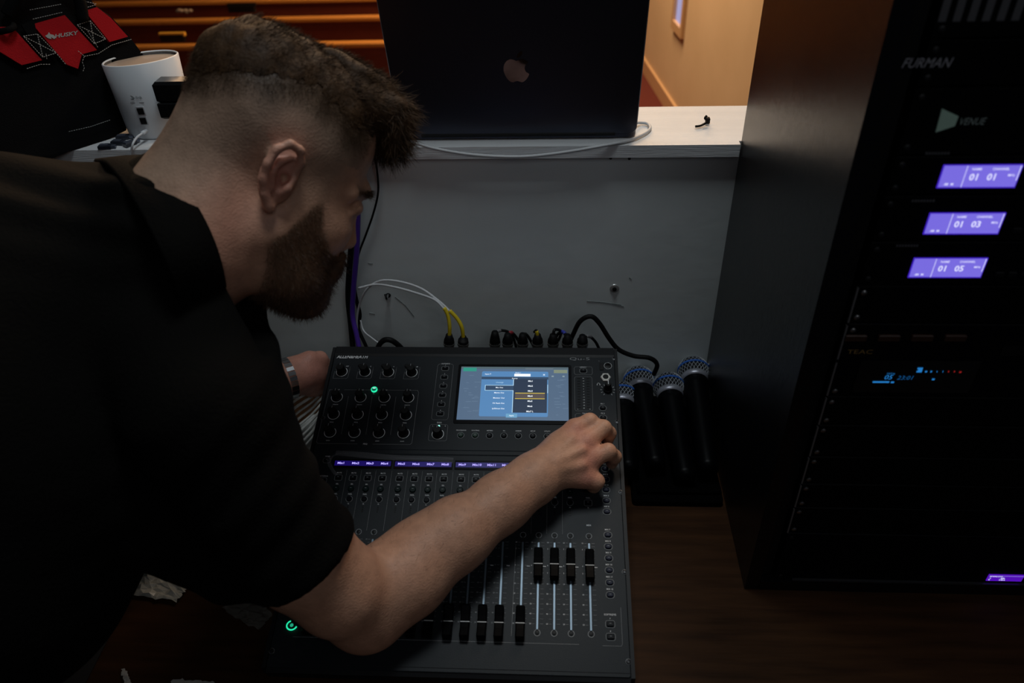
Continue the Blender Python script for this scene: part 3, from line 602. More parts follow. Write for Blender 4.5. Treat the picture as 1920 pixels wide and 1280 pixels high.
# ------------------------------------------------------------------ cables and connectors behind the console
M_ywl = mat('yellow_boot', (.80, .60, .02), .5); M_wcab = mat('white_cable', (.62, .64, .66), .45); M_purp = mat('violet_cable', (.075, .025, .33), .45); M_gcab = mat('grey_cable', (.20, .20, .21), .5)
REAR = MO[1]+.004
def cable(name, label, pts, r, m, group=None, smooth=True, n=7):
    o = MB().tube(spline(pts, n), r, 8).build(name, m, None, smooth); o['label'] = label; o['category'] = 'cable'
    if group: o['group'] = group
    return o
def plug(root, px, py_top, y=-.075, blen=.030, xtilt=0):   # connector standing out of the console's rear, rising
    base = on(px, 655, 1, y); top = on(px+xtilt, py_top, 1, y)
    d = top-base; L = np.linalg.norm(d); d = d/L; X = np.array([1, 0, 0.]); X -= d*(X@d); X /= np.linalg.norm(X); Y = np.cross(d, X)
    b0 = base-d*.02
    part('metal_shell', MB().lathe([(.0080, 0), (.0080, .030), (.0092, .030), (.0092, .034)], b0, 16, X=X, Y=Y, Z=d), mat('nickel_dull', (.36, .35, .33), .35, .9), root, smooth=False)
    part('boot', MB().lathe([(.0086, .0341), (.0080, .040), (.0064, L+.014), (.0050, L+.020)], b0, 14, X=X, Y=Y, Z=d), M_rubber, root, True)
    return top
def xlr(px, py, label, pts, cr, m, boots=None, grp=None, xt=0, y=-.075):
    base = on(px, 650, 1, y); t = thing('audio_cable', label, 'cable', base, grp)
    top = plug(t, px, py, y, xtilt=xt)
    if pts: part('cable_jacket', MB().tube(spline([top-np.array([0, 0, .006])]+pts, 7), cr, 8), m, t, True)
    return t, top
W = lambda x, y, yy: on(x, y, 1, yy)
# two white cables with yellow boots
t, tp_ = xlr(842, 627, 'white cable with yellow sleeve, left of the pair plugged in behind the screen', None, 0, None)
part('yellow_sleeve', MB().tube(spline([tp_+np.array([0, 0, -.006]), W(843, 612, -.075), W(840, 592, -.072), W(833, 577, -.07)]), .0031), M_ywl, t, True)
part('cable_jacket', MB().tube(spline([W(833, 579, -.07), W(815, 562, -.06), W(780, 549, -.045), (W(740, 538, -.035)), W(705, 533, -.03), W(672, 540, -.03)]), .0019), M_wcab, t, True)
t, tp_ = xlr(868.5, 631, 'white cable with longer yellow sleeve, right of the pair plugged in behind the screen', None, 0, None)
part('yellow_sleeve', MB().tube(spline([tp_+np.array([0, 0, -.006]), W(866, 614, -.075), W(857, 597, -.072), W(843, 582, -.07)]), .0031), M_ywl, t, True)
part('cable_jacket', MB().tube(spline([W(843, 583, -.07), W(825, 566, -.06), W(790, 541, -.045), W(750, 528, -.035), W(715, 526, -.03), W(690, 540, -.025), W(676, 565, -.022), W(669, 600, -.022), W(672, 640, -.022)]), .0019), M_wcab, t, True)
gp = 'black plugs along the rear of the console'
lab = {928: ('black plug of the dark looped lead, leftmost of the group right of the yellow sleeves', 622), 952: ('black plug with a red-tagged lead, second of the group', 626), 980: ('black plug standing third in the group behind the screen', 626), 1008: ('black plug with a short yellow tag, fourth of the group', 627),
       1037: ('black plug standing alone right of the yellow-tagged one', 627), 1064: ('black plug beside the blue-tagged lead', 628), 1092: ('black plug rightmost of the row behind the console', 629)}
paths = {928: [W(935, 620, -.06), W(950, 621, -.055), W(962, 632, -.05), W(970, 660, -.05)], 952: [W(958, 623, -.06), W(968, 632, -.055), W(975, 648, -.05)], 980: [W(986, 626, -.06), W(996, 640, -.055), W(1003, 655, -.05)],
         1008: [W(1006, 620, -.075), W(1002, 622, -.07)], 1037: [W(1040, 618, -.07), W(1052, 622, -.055), W(1046, 640, -.05), W(1036, 655, -.05)], 1064: [W(1056, 622, -.06), W(1046, 626, -.05), W(1040, 640, -.05), W(1038, 656, -.05)], 1092: [W(1104, 630, -.06), W(1116, 640, -.05), W(1124, 655, -.05)]}
tagc = {952: mat('red_tag', (.35, .02, .03), .5), 1008: M_ywl, 1064: mat('blue_tag', (.05, .07, .5), .5), 928: M_gcab, 1092: M_gcab}
for px, (lb, py) in lab.items():
    t, top = xlr(px, py, lb, paths[px], .0024, M_blk, grp=gp)
    if px in tagc:
        pp = spline([top-np.array([0, 0, .006])]+paths[px], 7); k0 = 4 if px != 1008 else 2
        part('cable_tag', MB().tube(pp[k0:k0+6], .0029), tagc[px], t, True)
cable('audio_cable', 'thick black cable arching up and down to the rear left microphone', [W(1060, 660, -.04), W(1074, 628, -.05), W(1088, 602, -.055), W(1108, 593, -.055), W(1124, 606, -.055), W(1142, 634, -.055), W(1160, 655, -.055), W(1188, 667, -.055), W(1218, 671, -.055), W(1232, 683, -.052), W(1226, 702, -.05)], .0038, M_rubber)
cable('audio_cable', 'short black cable hump at the rear left of the console', [W(706, 660, -.07), W(712, 645, -.07), W(722, 637, -.07), W(736, 639, -.07), W(752, 652, -.065), W(760, 665, -.06)], .0044, M_rubber)
cable('thin_cable', 'thin white cable running down to the short black hump', [W(676, 600, -.02), W(682, 620, -.03), W(698, 634, -.045), W(714, 646, -.06)], .0013, M_wcab)
cable('violet_cable', 'violet cable hanging straight down the grey wall', [on(673, 300, 1, -.0265), W(672, 330, -.028), W(671, 400, -.028), W(669, 470, -.028), W(663, 540, -.028), W(661, 590, -.03), W(668, 625, -.04), W(674, 655, -.05)], .0042, M_purp)
cable('black_cable', 'thick black cable hanging just left of the violet one', [on(665, 300, 1, -.018), W(664, 330, -.02), W(662, 400, -.02), W(658, 470, -.02), W(654, 520, -.02), (W(653, 560, -.02)), W(658, 610, -.025), W(662, 655, -.035)], .0046, M_rubber)
cable('black_cable', 'second black cable crossing behind the violet one near the console', [W(668, 480, -.012), W(664, 530, -.012), W(668, 560, -.012), W(675, 590, -.014), W(672, 615, -.02), W(686, 648, -.03), W(690, 660, -.03)], .0030, M_rubber)
cable('thin_cable', 'thin black cable dropping from the shelf edge beside the face', [W(703, 296, -.016), W(707, 320, -.012), W(709, 360, -.01), W(700, 400, -.01), W(686, 440, -.01), W(674, 472, -.01), W(668, 500, -.01)], .0016, M_rubber)
cable('thin_cable', 'thin black cable passing under the beard to the cable bundle', [W(610, 440, -.02), W(630, 470, -.02), W(645, 492, -.02), W(658, 508, -.024)], .0019, M_rubber)
cable('thin_cable', 'thin yellow cable down the wall below the beard', [W(440, 520, -.02), W(462, 555, -.015), W(470, 590, -.012), W(482, 625, -.012), W(494, 665, -.02)], .0022, mat('yellow_ochre_cable', (.42, .26, .06), .5))
cable('black_cable', 'black cable between collar and wall under the chin', [W(420, 520, -.06), W(428, 560, -.06), W(432, 590, -.06), W(445, 640, -.06)], .0030, M_rubber)
# white bundle at the left of the console
random.seed(12)
for k in range(9):
    f = k/8
    s = np.array([.004, -.004-.004*k, .80+.012*(k % 3)]); yv = 716+k*9
    pts = [s, P(612, yv-5, 1.245-.004*k), P(585, yv+16+k*2, 1.235-.004*k), P(555, yv+34+k*4, 1.215-.004*k), P(520, yv+62+k*7, 1.19-.004*k), P(470, yv+110+k*9, 1.16-.004*k)]
    pts = [p if p[2] > DESK+.004 else np.array([p[0], p[1], DESK+.004+.002*(k % 2)]) for p in pts]
    cable('white_cable', 'white cable of the bundle left of the console, %s' % ['topmost by the wrist', 'second from the top', 'third from the top', 'fourth from the top', 'middle one', 'fourth from the bottom', 'third from the bottom', 'second from the bottom', 'lowest one'][k], pts, .0019+.0004*(k % 2), mat('dirty_white_cable', (.78, .80, .76), .5), 'white cables left of the console')
# screw hooks on the wall
def wallscrew(x, y, label, r, m1, m2):
    p = on(x, y, 1, 0); t = thing('wall_screw', label, 'screw', (p[0], 0, p[2]))
    part('washer', MB().lathe([(r, .0004), (r*.9, .0018), (r*.5, .0022)], (p[0], 0, p[2]), 20, X=(1, 0, 0), Y=(0, 0, 1), Z=(0, -1, 0)), m1, t)
    part('screw_head', MB().lathe([(r*.42, .0023), (r*.42, .0042), (r*.2, .005)], (p[0], 0, p[2]), 14, X=(1, 0, 0), Y=(0, 0, 1), Z=(0, -1, 0)), m2, t)
wallscrew(1152, 540, 'screw with a pale metal washer on the right of the grey wall', .0078, mat('washer_zinc', (.55, .56, .56), .35, .6), M_blk)
p = on(728, 551, 1, 0); t = thing('wall_hook', 'small black screw hook in the grey wall below the white cables', 'hook', (p[0], 0, p[2]))
part('shank', MB().tube([(p[0], -.0005, p[2]), (p[0], -.016, p[2])], .0016), M_metal, t); part('hook_tip', MB().tube(spline([(p[0], -.016, p[2]+.001), (p[0]+.001, -.020, p[2]+.006), (p[0]-.001, -.017, p[2]+.011)]), .0018), M_blk, t); part('plate', MB().lathe([(.0042, .0004), (.0035, .003)], (p[0], 0, p[2]-.002), 14, X=(1, 0, 0), Y=(0, 0, 1), Z=(0, -1, 0)), M_blk, t)

# ------------------------------------------------------------------ microphones
M_blueband = mat('blue_band', (.03, .13, .50), .4); M_grille = mat('grille_wire', (.60, .64, .70), .35, .3); M_collar = mat('mic_collar', (.42, .43, .50), .35, .5); M_foam = mat('grille_foam', (.008, .008, .012), .9)
tr = thing('microphone_tray', 'low black foam tray holding the microphones right of the console', 'tray', (.535, -.15, DESK))
M_tray = mat('tray_foam_black', (.0014, .0014, .0016), .9, spec=.03); tb = MB(); tb.rbox(.530, -.150, .135, .205, DESK+.0005, DESK+.012, .006, .002); part('tray_base', tb, M_tray, tr)
part('head_rest', MB().box(.470, .596, -.085, -.060, DESK+.0125, DESK+.055, c=.004), M_tray, tr)
part('tail_rest', MB().box(.470, .596, -.240, -.228, DESK+.0125, DESK+.020, c=.002), M_tray, tr)
def mic(hc, tail, label, sc_=1.0):
    hc = np.array(hc); tail = np.array(tail); d = hc-tail; L = np.linalg.norm(d); d /= L
    X = np.array([1., 0, 0]); X -= d*(X@d); X /= np.linalg.norm(X); Y = np.cross(d, X)
    t = thing('microphone', label, 'microphone', tuple((hc+tail)/2), 'handheld microphones on the tray')
    R = .0255*sc_; o = tail; fr = dict(X=X, Y=Y, Z=d)
    part('handle', MB().lathe([(.0150, 0), (.0165, .01), (.0165, .05), (.0175, L*.45), (.0190, L-R*1.5), (.0205, L-R*.95)], o, 22, **fr), mat('mic_body_black', (.0012, .0014, .002), .4, spec=.10), t, True)
    part('collar', MB().lathe([(.0205, L-R*.95), (.0222, L-R*.80), (.0222, L-R*.62), (.0210, L-R*.55)], o, 28, **fr), M_collar, t, True)
    part('foam_liner', MB().lathe([(.019, L-R*.6), (R*.93, L-R*.2), (R*.93, L+R*.25), (R*.6, L+R*.68), (.001, L+R*.82)], o, 20, **fr), M_foam, t, True)
    part('blue_band', MB().lathe([(R*1.00, L-.0018), (R*1.05, L-.0012), (R*1.05, L+.0014), (R*1.0, L+.002)], o, 36, cap0=False, cap1=False, **fr), M_blueband, t)
    g = MB(); prof = lambda f: (R*(.80+.2*math.sin(min(f, .42)/.42*PI/2)) if f < .42 else R*math.cos((f-.42)/.58*PI/2*.985), L-R*.62+R*.62*f/.42 if f < .42 else L+R*.92*math.sin((f-.42)/.58*PI/2))
    nM = 24
    for sgn in (1, -1):
        for k in range(nM):
            pts = []
            for i in range(15):
                f = i/14*.97; r, z = prof(f); a = 2*PI*k/nM+sgn*f*1.15
                pts.append(o+X*r*math.cos(a)+Y*r*math.sin(a)+d*z)
            g.tube(pts, .00046, 3)
    part('grille', g, M_grille, t)
    return t
mic(P(1197.5, 712, 1.305), (.500, -.205, DESK+.034), 'blue-banded microphone nearest the console')
mic(P(1253, 724, 1.285), (.541, -.232, DESK+.037), 'blue-banded microphone in the middle, set slightly lower')
mic(P(1300, 694, 1.300), (.577, -.215, DESK+.038), 'blue-banded microphone rightmost, against the black cabinet')
mic(P(1165, 742, 1.285), (.458, -.215, DESK+.034), 'microphone mostly hidden behind the right edge of the console')

# ------------------------------------------------------------------ laptop on the shelf
lp = thing('laptop', 'open black laptop seen from behind on the white shelf', 'laptop', (.29, .08, SHELF))
LB = .013; bl = on(752, 257, 1, LB); br = on(1193, 250, 1, LB)
p0 = np.array([bl[0], .012, SHELF+.008]); x1_ = br[0]; ang = math.radians(13.5)
LW = x1_-p0[0]; LH = .255; up = np.array([0, -math.sin(ang), math.cos(ang)]); nrm = np.array([0, -math.cos(ang), -math.sin(ang)])
yawl = math.atan2(.006, LW)
def LT(u, v, w): # lid coordinates: u right, v up, w toward the viewer
    return p0+np.array([u, 0, 0])+up*v+nrm*w
def conv(mb, f=LT): mb.v = [tuple(f(*p)) for p in mb.v]; return mb
M_lid = mat('dark_laptop_metal', (.055, .06, .085), .42, .8, bump=.02, bscale=2000)
lid = conv(MB().rbox(LW/2, LH/2, LW, LH, -.0030, .0012, .011, .0012)); part('lid', lid, M_lid, lp)
sc2 = conv(MB().rbox(LW/2, LH/2+.002, LW-.012, LH-.014, -.0036, -.0031, .006, 0)); part('screen', sc2, M_blkgloss, lp)
base = MB(); base.rbox(p0[0]+LW/2, .012+.118, LW, .235, SHELF+.0022, SHELF+.0125, .012, .002); part('keyboard_base', base, M_lid, lp)
part('hinge', MB().tube([(p0[0]+.03, .0135, SHELF+.0085), (x1_-.03, .0135, SHELF+.0085)], .0042), M_blk, lp)
for x in (p0[0]+.03, x1_-.03):
    for y in (.035, .225): part('rubber_foot', MB().lathe([(.007, 0), (.007, .0022)], (x, y, SHELF), 12), M_rubber, lp)
# polished emblem: fruit-shaped silhouette with a bite and a leaf
em = MB(); ec = onp(969, 131, p0, nrm); q = ec-p0; eu, ev = q[0], q@up
pr_ = []
body = [(0, .78), (.22, .90), (.48, .93), (.74, .80), (.86, .62), (.66, .42), (.60, .14), (.70, -.12), (.92, -.30), (.80, -.60), (.58, -.88), (.36, -.98), (.16, -.92), (0, -.88), (-.16, -.92), (-.36, -.98), (-.60, -.86), (-.84, -.50), (-.98, -.05), (-.96, .38), (-.80, .72), (-.52, .92), (-.24, .90)]
sp = spline([(x, y, 0) for x, y in body+body[:1]], 3)[:-1]; es_ = .0175
em.loft([[(eu+x*es_, ev+y*es_, z) for x, y, _ in sp][::-1] for z in (.0012, .0016)])
leaf = [(.02, 1.05), (.10, 1.30), (.30, 1.52), (.48, 1.58), (.44, 1.32), (.26, 1.10)]; em.loft([[(eu+x*es_, ev+y*es_, z) for x, y in leaf][::-1] for z in (.0012, .0016)])
part('polished_emblem', conv(em), mat('mirror_black', (.14, .15, .20), .04, 1), lp, label='mirror-polished emblem')
cable('white_cable', 'white charging cable looping from the laptop and sagging over the shelf edge', [P(1188, 236, 1.10)+np.array([0, .01, 0]), on(1200, 230, 2, SHELF+.004), on(1214, 232, 2, SHELF+.003), on(1219, 241, 2, SHELF+.003), on(1206, 252, 2, SHELF+.003), on(1175, 264, 2, SHELF+.0035), on(1130, 273, 1, -.017), on(1060, 285, 1, -.018), on(990, 293, 1, -.018), on(930, 293, 1, -.018), on(870, 288, 1, -.018), on(810, 277, 1, -.018), on(770, 265, 1, -.018), on(735, 258, 2, SHELF+.004), on(700, 262, 2, SHELF+.004)], .0022, M_wcab)
o = MB(); o.tube(spline([on(1304, 237, 2, SHELF+.003), on(1312, 236, 2, SHELF+.003), on(1321, 232, 2, SHELF+.004), on(1328, 227, 2, SHELF+.008), on(1322, 222, 2, SHELF+.012), on(1325, 217, 2, SHELF+.015)]), .0017)
o.box(*(lambda p: (p[0]-.003, p[0]+.003, p[1]-.004, p[1]+.003, SHELF+.0005, SHELF+.009))(on(1326, 231, 2, SHELF)), c=.001)
o = o.build('cable_tie', M_rubber, None); o['label'] = 'small curled black cable tie lying on the right of the white shelf'; o['category'] = 'cable tie'

# ------------------------------------------------------------------ router and black adapter
rc = on(309, 240, 2, SHELF); rc[0] -= .004; rc[1] = .070
M_rw = mat('router_white', (.70, .74, .78), .35)
rt = thing('wifi_router', 'white tapered cylindrical router with two ports on the shelf by the tool bag', 'router', tuple(rc))
R0, R1, HT = .0480, .0525, .104
# place so that the right edge fits
def rring(r, z, tilt=0, n=48): return [(rc[0]+r*math.cos(2*PI*k/n), rc[1]+r*math.sin(2*PI*k/n), SHELF+z+tilt*r*math.sin(2*PI*k/n+2.6)) for k in range(n)]
rb_ = MB(); rb_.loft([rring(.040, .0008), rring(R0-.002, .001), rring(R0, .005), rring(R1, HT, .10), rring(R1-.0016, HT+.0012, .10), rring(R1-.003, HT-.0005, .10)], cap1=False); part('housing', rb_, M_rw, rt, True)
part('recessed_top', MB().loft([rring(R1-.0034, HT-.006, .10), rring(R1-.0034, HT-.004, .10)]), mat('router_top_tan', (.50, .40, .32), .22), rt)
def onr(px, py): # point on router side
    dd_ = ray(px, py); best = None
    for s in np.linspace(1.0, 1.3, 1201):
        p = CAM+dd_*s; rr_ = math.hypot(p[0]-rc[0], p[1]-rc[1]); R_ = R0+(R1-R0)*max(0, (p[2]-SHELF)/HT)
        if rr_ <= R_+.0003: return p
    return CAM+dd_*1.13
def wrap(mb, px, py, lift=.0006): # 2D (x,y) mesh wrapped on router around the point seen at px,py
    p = onr(px, py); a0 = math.atan2(p[1]-rc[1], p[0]-rc[0]); out = []
    for x, y, z in mb.v:
        hz = p[2]-SHELF+y; R_ = R0+(R1-R0)*hz/HT+lift+z; a_ = a0+x/R_; out.append((rc[0]+R_*math.cos(a_), rc[1]+R_*math.sin(a_), p[2]+y))
    mb.v = out; return mb
for px, py in ((264, 208), (269, 226)):
    o = part('network_port', wrap(MB().rbox(0, 0, .0115, .0125, -.001, .0006, .001), px, py), mat('port_rim_grey', (.45, .47, .50), .5), rt)
    part('port_opening', wrap(MB().rbox(0, -.0003, .009, .0095, .0002, .0009, .0006), px, py), M_blk, o)
part('lettering', wrap(MB().text('tp-link', 0, 0, .0042, 0, None, 0, .01), 256, 183, .0005), mat('router_grey_print', (.12, .13, .14), .5), rt)
part('rating_label', wrap(MB().box(-.010, .010, -.0007, .0007, 0, .0001), 257, 193, .0005), mat('router_pale_print', (.35, .36, .38), .5), rt)
part('emblem', wrap(MB().ringz(0, 0, .0020, .0030, 0, None, -2.4, 2.0, 18), 247, 183, .0007), MATS['router_grey_print'], rt)
pj = onr(273, 246)
c_ = thing('router_cable', 'white power cord plugged into the foot of the router', 'cable', tuple(pj))
part('plug', MB().tube([pj+np.array([.002, -.0012, .001]), P(266, 250, 1.115)], .0030), M_rw, c_, True)
part('cord', MB().tube(spline([P(266, 250, 1.115), P(256, 258, 1.105), P(249, 270, 1.098), on(246, 285, 1, -.018), on(243, 305, 1, -.018), on(240, 340, 1, -.017)]), .0016), M_rw, c_, True)
# black adapter beside the router
ab = P(293, 222, 1.055); A0 = P(292, 144, 1.055)
t = thing('power_adapter', 'black two-tier adapter box in front of the white router beside the head', 'adapter', (-.185, .02, SHELF))
xL = on(293, 190, 1, .004)[0]; zB = on(300, 224, 1, .004)[2]; zT = on(300, 155, 1, .004)[2]; zM = on(300, 194, 1, .004)[2]
a_ = MB(); a_.loft([[(xL+i_, .004+j, z) for i_, j in ((c1, c1), (.075-c1, c1), (.075-c1, .03-c1), (c1, .03-c1))] for c1, z in ((.003, zM+.0005), (.0005, zM+.003), (.0005, zT-.004), (.004, zT))]); part('upper_housing', a_, M_blkgloss, t)
a_ = MB(); a_.loft([[(xL+i_, .003+j, z) for i_, j in ((c1, c1), (.076-c1, c1), (.076-c1, .031-c1), (c1, .031-c1))] for c1, z in ((.003, zB), (.0, zB+.003), (.0, zM-.001), (.001, zM))]); part('lower_housing', a_, M_blk, t)
part('stand', MB().box(xL+.045, xL+.07, .006, .03, SHELF+.0005, zB), M_blk, t)
# small dark flash drives
M_fd = mat('flash_drive_dark', (.02, .024, .035), .3); M_fdt = mat('flash_drive_cap', (.13, .15, .20), .3, .5)
for i, (x, y, yaw, lb) in enumerate(((197, 274, .1, 'dark flash drive lying nearest the tool bag on the shelf edge'), (221, 266, -.1, 'middle dark flash drive of the small pile by the router'), (230, 256, .15, 'rear dark flash drive touching the foot of the router'), (243, 268, 1.0, 'dark flash drive lying askew under the white cord'))):
    p = on(x, y, 2, SHELF+.004); t = thing('flash_drive', lb, 'flash drive', (p[0], p[1], SHELF), 'flash drives by the router'); t.rotation_euler = (0, 0, yaw)
    MB().box(-.009, .009, -.005, .005, .0005, .0065, c=.001).build('casing', M_fd, t); MB().box(-.007, .005, -.0035, .0035, .0066, .0070).build('top_plate', M_fdt, t); MB().box(.0092, .0150, -.003, .003, .0018, .0050).build('connector', M_fdt, t)

# ------------------------------------------------------------------ tool bag
BO = on(120, 300, 1, -.026); tl = math.radians(16); bm = 1.1; bh = np.array([bm, -1., 0])/math.hypot(bm, 1); bn = bh*math.cos(tl)+np.array([0, 0, math.sin(tl)]); bn_up = np.array([0, math.sin(tl), math.cos(tl)])
def bagp(x, y, lift=.0): return onp(x, y, BO, bn)+bn*lift
M_bag = mat('black_bag_nylon', (.0035, .0035, .004), .9, spec=.08, bump=.5, bscale=700); M_red = mat('red_bag_nylon', (.36, .008, .012), .85, spec=.1, bump=.4, bscale=700); M_stitch = mat('grey_stitching', (.34, .34, .33), .8)
bag = thing('tool_bag', 'black tool bag with red panels and grey stitching at the left end of the shelf', 'bag', (-.55, .10, SHELF))
sil = [(182, 272), (135, 298), (60, 312), (-80, 322), (-220, 250), (-240, 60), (-160, -60), (60, -70), (150, -30), (180, 10), (212, 33), (245, 68), (272, 104), (262, 150), (246, 200), (238, 244), (205, 262)]
f0 = [bagp(x, y) for x, y in sil]; f0 = [np.array([p[0], p[1], p[2] if p[1] < -.020 else max(p[2], SHELF+.001)]) for p in f0]; cc = sum(f0)/len(f0)
rings = []
for dpt, sc_ in ((-.000, .985), (.008, 1.0), (.035, .975), (.070, .90), (.085, .80)):
    rings.append([np.array([cc[0]+(p[0]-cc[0])*sc_-bh[0]*dpt, cc[1]+(p[1]-cc[1])*sc_-bh[1]*dpt, max(SHELF+.001, cc[2]+(p[2]-cc[2])*sc_) if dpt > .01 else p[2]]) for p in f0])
part('bag_body', MB().loft(rings), M_bag, bag)
def bagpoly(pts, name, m, lift=.003, th=.002, parent=None):
    q = [bagp(*p) for p in pts]; mb = MB(); mb.loft([[p+bn*(lift-th) for p in q], [p+bn*lift for p in q]]); return part(name, mb, m, bag if parent is None else parent)
bagpoly([(-20, 52), (20, 52), (76, 114), (38, 123), (-20, 88)], 'red_panel', M_red, .010, .008)
pc = bagpoly([(58, 47), (118, 30), (178, 95), (150, 103), (143, 130), (122, 122), (96, 92)], 'red_panel', M_red, .010, .008)
bagpoly([(155, 22), (178, 15), (205, 36), (236, 70), (202, 80)], 'red_panel', M_red, .010, .008)
for qd in ([(40, 70), (66, 66), (101, 101), (76, 109)], [(140, 49), (164, 41), (193, 75), (172, 84)]):
    o = bagpoly([(qd[0][0]-4, qd[0][1]-22), (qd[1][0]-6, qd[1][1]-26), *qd[1:3], qd[3]], 'webbing_strap', M_bag, .012, .004)
    s = MB(); Q = [bagp(*p, .0135) for p in qd]
    for a1, b1 in ((0, 1), (1, 2), (2, 3), (3, 0), (0, 2), (1, 3)):
        A_, B_ = Q[a1], Q[b1]; n_ = max(2, int(np.linalg.norm(B_-A_)/.0028))
        for k in range(n_): s.tube([A_+(B_-A_)*(k/n_), A_+(B_-A_)*((k+.62)/n_)], .0005, 4)
    part('stitching', s, M_stitch, o)
s = MB()
for ln in ([(52, 21), (112, 10)], [(58, 38), (114, 25)], [(152, 18), (176, 11)], [(47, 130), (72, 122), (92, 122)], [(142, 97), (154, 107), (180, 102), (205, 86), (243, 75)], [(154, 107), (150, 117), (154, 128), (151, 136)], [(103, 103), (120, 123)], [(160, 60), (180, 92)], [(84, 112), (82, 100)], [(125, 247), (165, 238), (203, 225)], [(150, 4), (178, 10)]):
    Q = [bagp(*p, .0120) for p in ln]
    for A_, B_ in zip(Q, Q[1:]):
        n_ = max(2, int(np.linalg.norm(B_-A_)/.003))
        for k in range(n_): s.tube([A_+(B_-A_)*(k/n_), A_+(B_-A_)*((k+.62)/n_)], .00045, 4)
part('stitching', s, M_stitch, bag)
L = MB(); L.text('HUSKY', 0, 0, 1, 0, None, .1, .035, 'LEFT'); wd = max(v[0] for v in L.v); A_ = bagp(99, 70, .0108); B_ = bagp(143, 63, .0108); U_ = (bagp(100, 62, .0108)-bagp(101, 75, .0108))*.55
L.v = [tuple(A_+(B_-A_)*(x/wd)+U_*y) for x, y, z in L.v]; part('lettering', L, M_stitch, bag)
L = MB(); hd = [(81, 69), (86, 66), (88, 62), (91, 66), (97, 67), (101, 72), (98, 75), (92, 71), (93, 75), (86, 73)]
Q = [bagp(x, y, .0108) for x, y in hd]; L.loft([Q, [p+bn*.0004 for p in Q]]); part('emblem', L, M_stitch, bag)
h = MB(); h.tube(spline([bagp(10, 30, .012), bagp(22, 5, .02), bagp(40, -25, .03), bagp(70, -60, .03), bagp(110, -40, .03), bagp(140, 0, .02), bagp(152, 40, .012)]), .008, 8); part('carry_handle', h, M_bag, bag, True)
h = MB(); h.tube(spline([bagp(-10, 62, .010), bagp(8, 60, .022), bagp(20, 54, .018), bagp(22, 48, .01)]), .004, 8); part('side_loop', h, M_bag, bag, True)

# ------------------------------------------------------------------ things on the desk, lower left
M_plas = mat('thin_plastic', (.50, .50, .48), .30, alpha=.75, bump=1.0, bscale=60)
def crumple(name, label, cat, pxs, z, m, seed, hgt, sub=5):
    r_ = random.Random(seed); c = [on(x, y, 2, z) for x, y in pxs]; n = 12; mb = MB(); g = {}
    A_, B_, C_, D_ = c
    for i in range(n+1):
        for j in range(n+1):
            u_, v_ = i/n, j/n; p = A_*(1-u_)*(1-v_)+B_*u_*(1-v_)+C_*u_*v_+D_*(1-u_)*v_
            g[i, j] = p+np.array([r_.uniform(-.002, .002), r_.uniform(-.002, .002), abs(r_.gauss(0, 1))*hgt*(.4+.6*math.sin(PI*u_)*math.sin(PI*v_))])
    vs = [g[i, j] for i in range(n+1) for j in range(n+1)]; vs2 = [p+np.array([0, 0, -.0004]) for p in vs]; ix = lambda i, j: i*(n+1)+j; fs = []; N_ = (n+1)**2
    for i in range(n):
        for j in range(n): fs += [(ix(i, j), ix(i+1, j), ix(i+1, j+1), ix(i, j+1)), (N_+ix(i, j+1), N_+ix(i+1, j+1), N_+ix(i+1, j), N_+ix(i, j))]
    for k in range(n):
        for (p_, q_) in ((ix(k, 0), ix(k+1, 0)), (ix(k+1, n), ix(k, n)), (ix(0, k+1), ix(0, k)), (ix(n, k), ix(n, k+1))): fs.append((q_, p_, N_+p_, N_+q_))
    mb.add(vs+vs2, fs); o = mb.build(name, m, None); o['label'] = label; o['category'] = cat; return o
crumple('paper_sheet', 'pale grey sheet under the white cables left of the console', 'paper', [(548, 800), (602, 770), (590, 880), (556, 880)], DESK+.002, mat('grey_paper', (.50, .51, .49), .8), 15, .001)
crumple('plastic_bag', 'crumpled pale plastic bag on the desk under the chest', 'bag', [(222, 1112), (286, 1030), (352, 1104), (330, 1128)], DESK+.004, mat('pale_plastic', (.55, .54, .48), .35, bump=1, bscale=50), 3, .005)
crumple('plastic_wrapper', 'clear plastic wrapper under the elbow beside the green ring', 'wrapper', [(415, 1140), (470, 1110), (512, 1150), (485, 1183)], DESK+.004, mat('clear_wrapper', (.3, .3, .27), .15, alpha=.22, bump=1, bscale=60), 5, .003)
crumple('paper_scrap', 'torn white paper scrap at the lower left edge of the picture', 'paper', [(229, 1252), (238, 1262), (252, 1295), (236, 1300)], DESK+.003, mat('white_paper', (.5, .5, .48), .8), 7, .001)
crumple('paper_sheet', 'white paper sheet just entering at the bottom edge of the picture', 'paper', [(325, 1273), (400, 1276), (420, 1330), (300, 1330)], DESK+.003, mat('white_paper', (.5, .5, .48), .8), 9, .001)

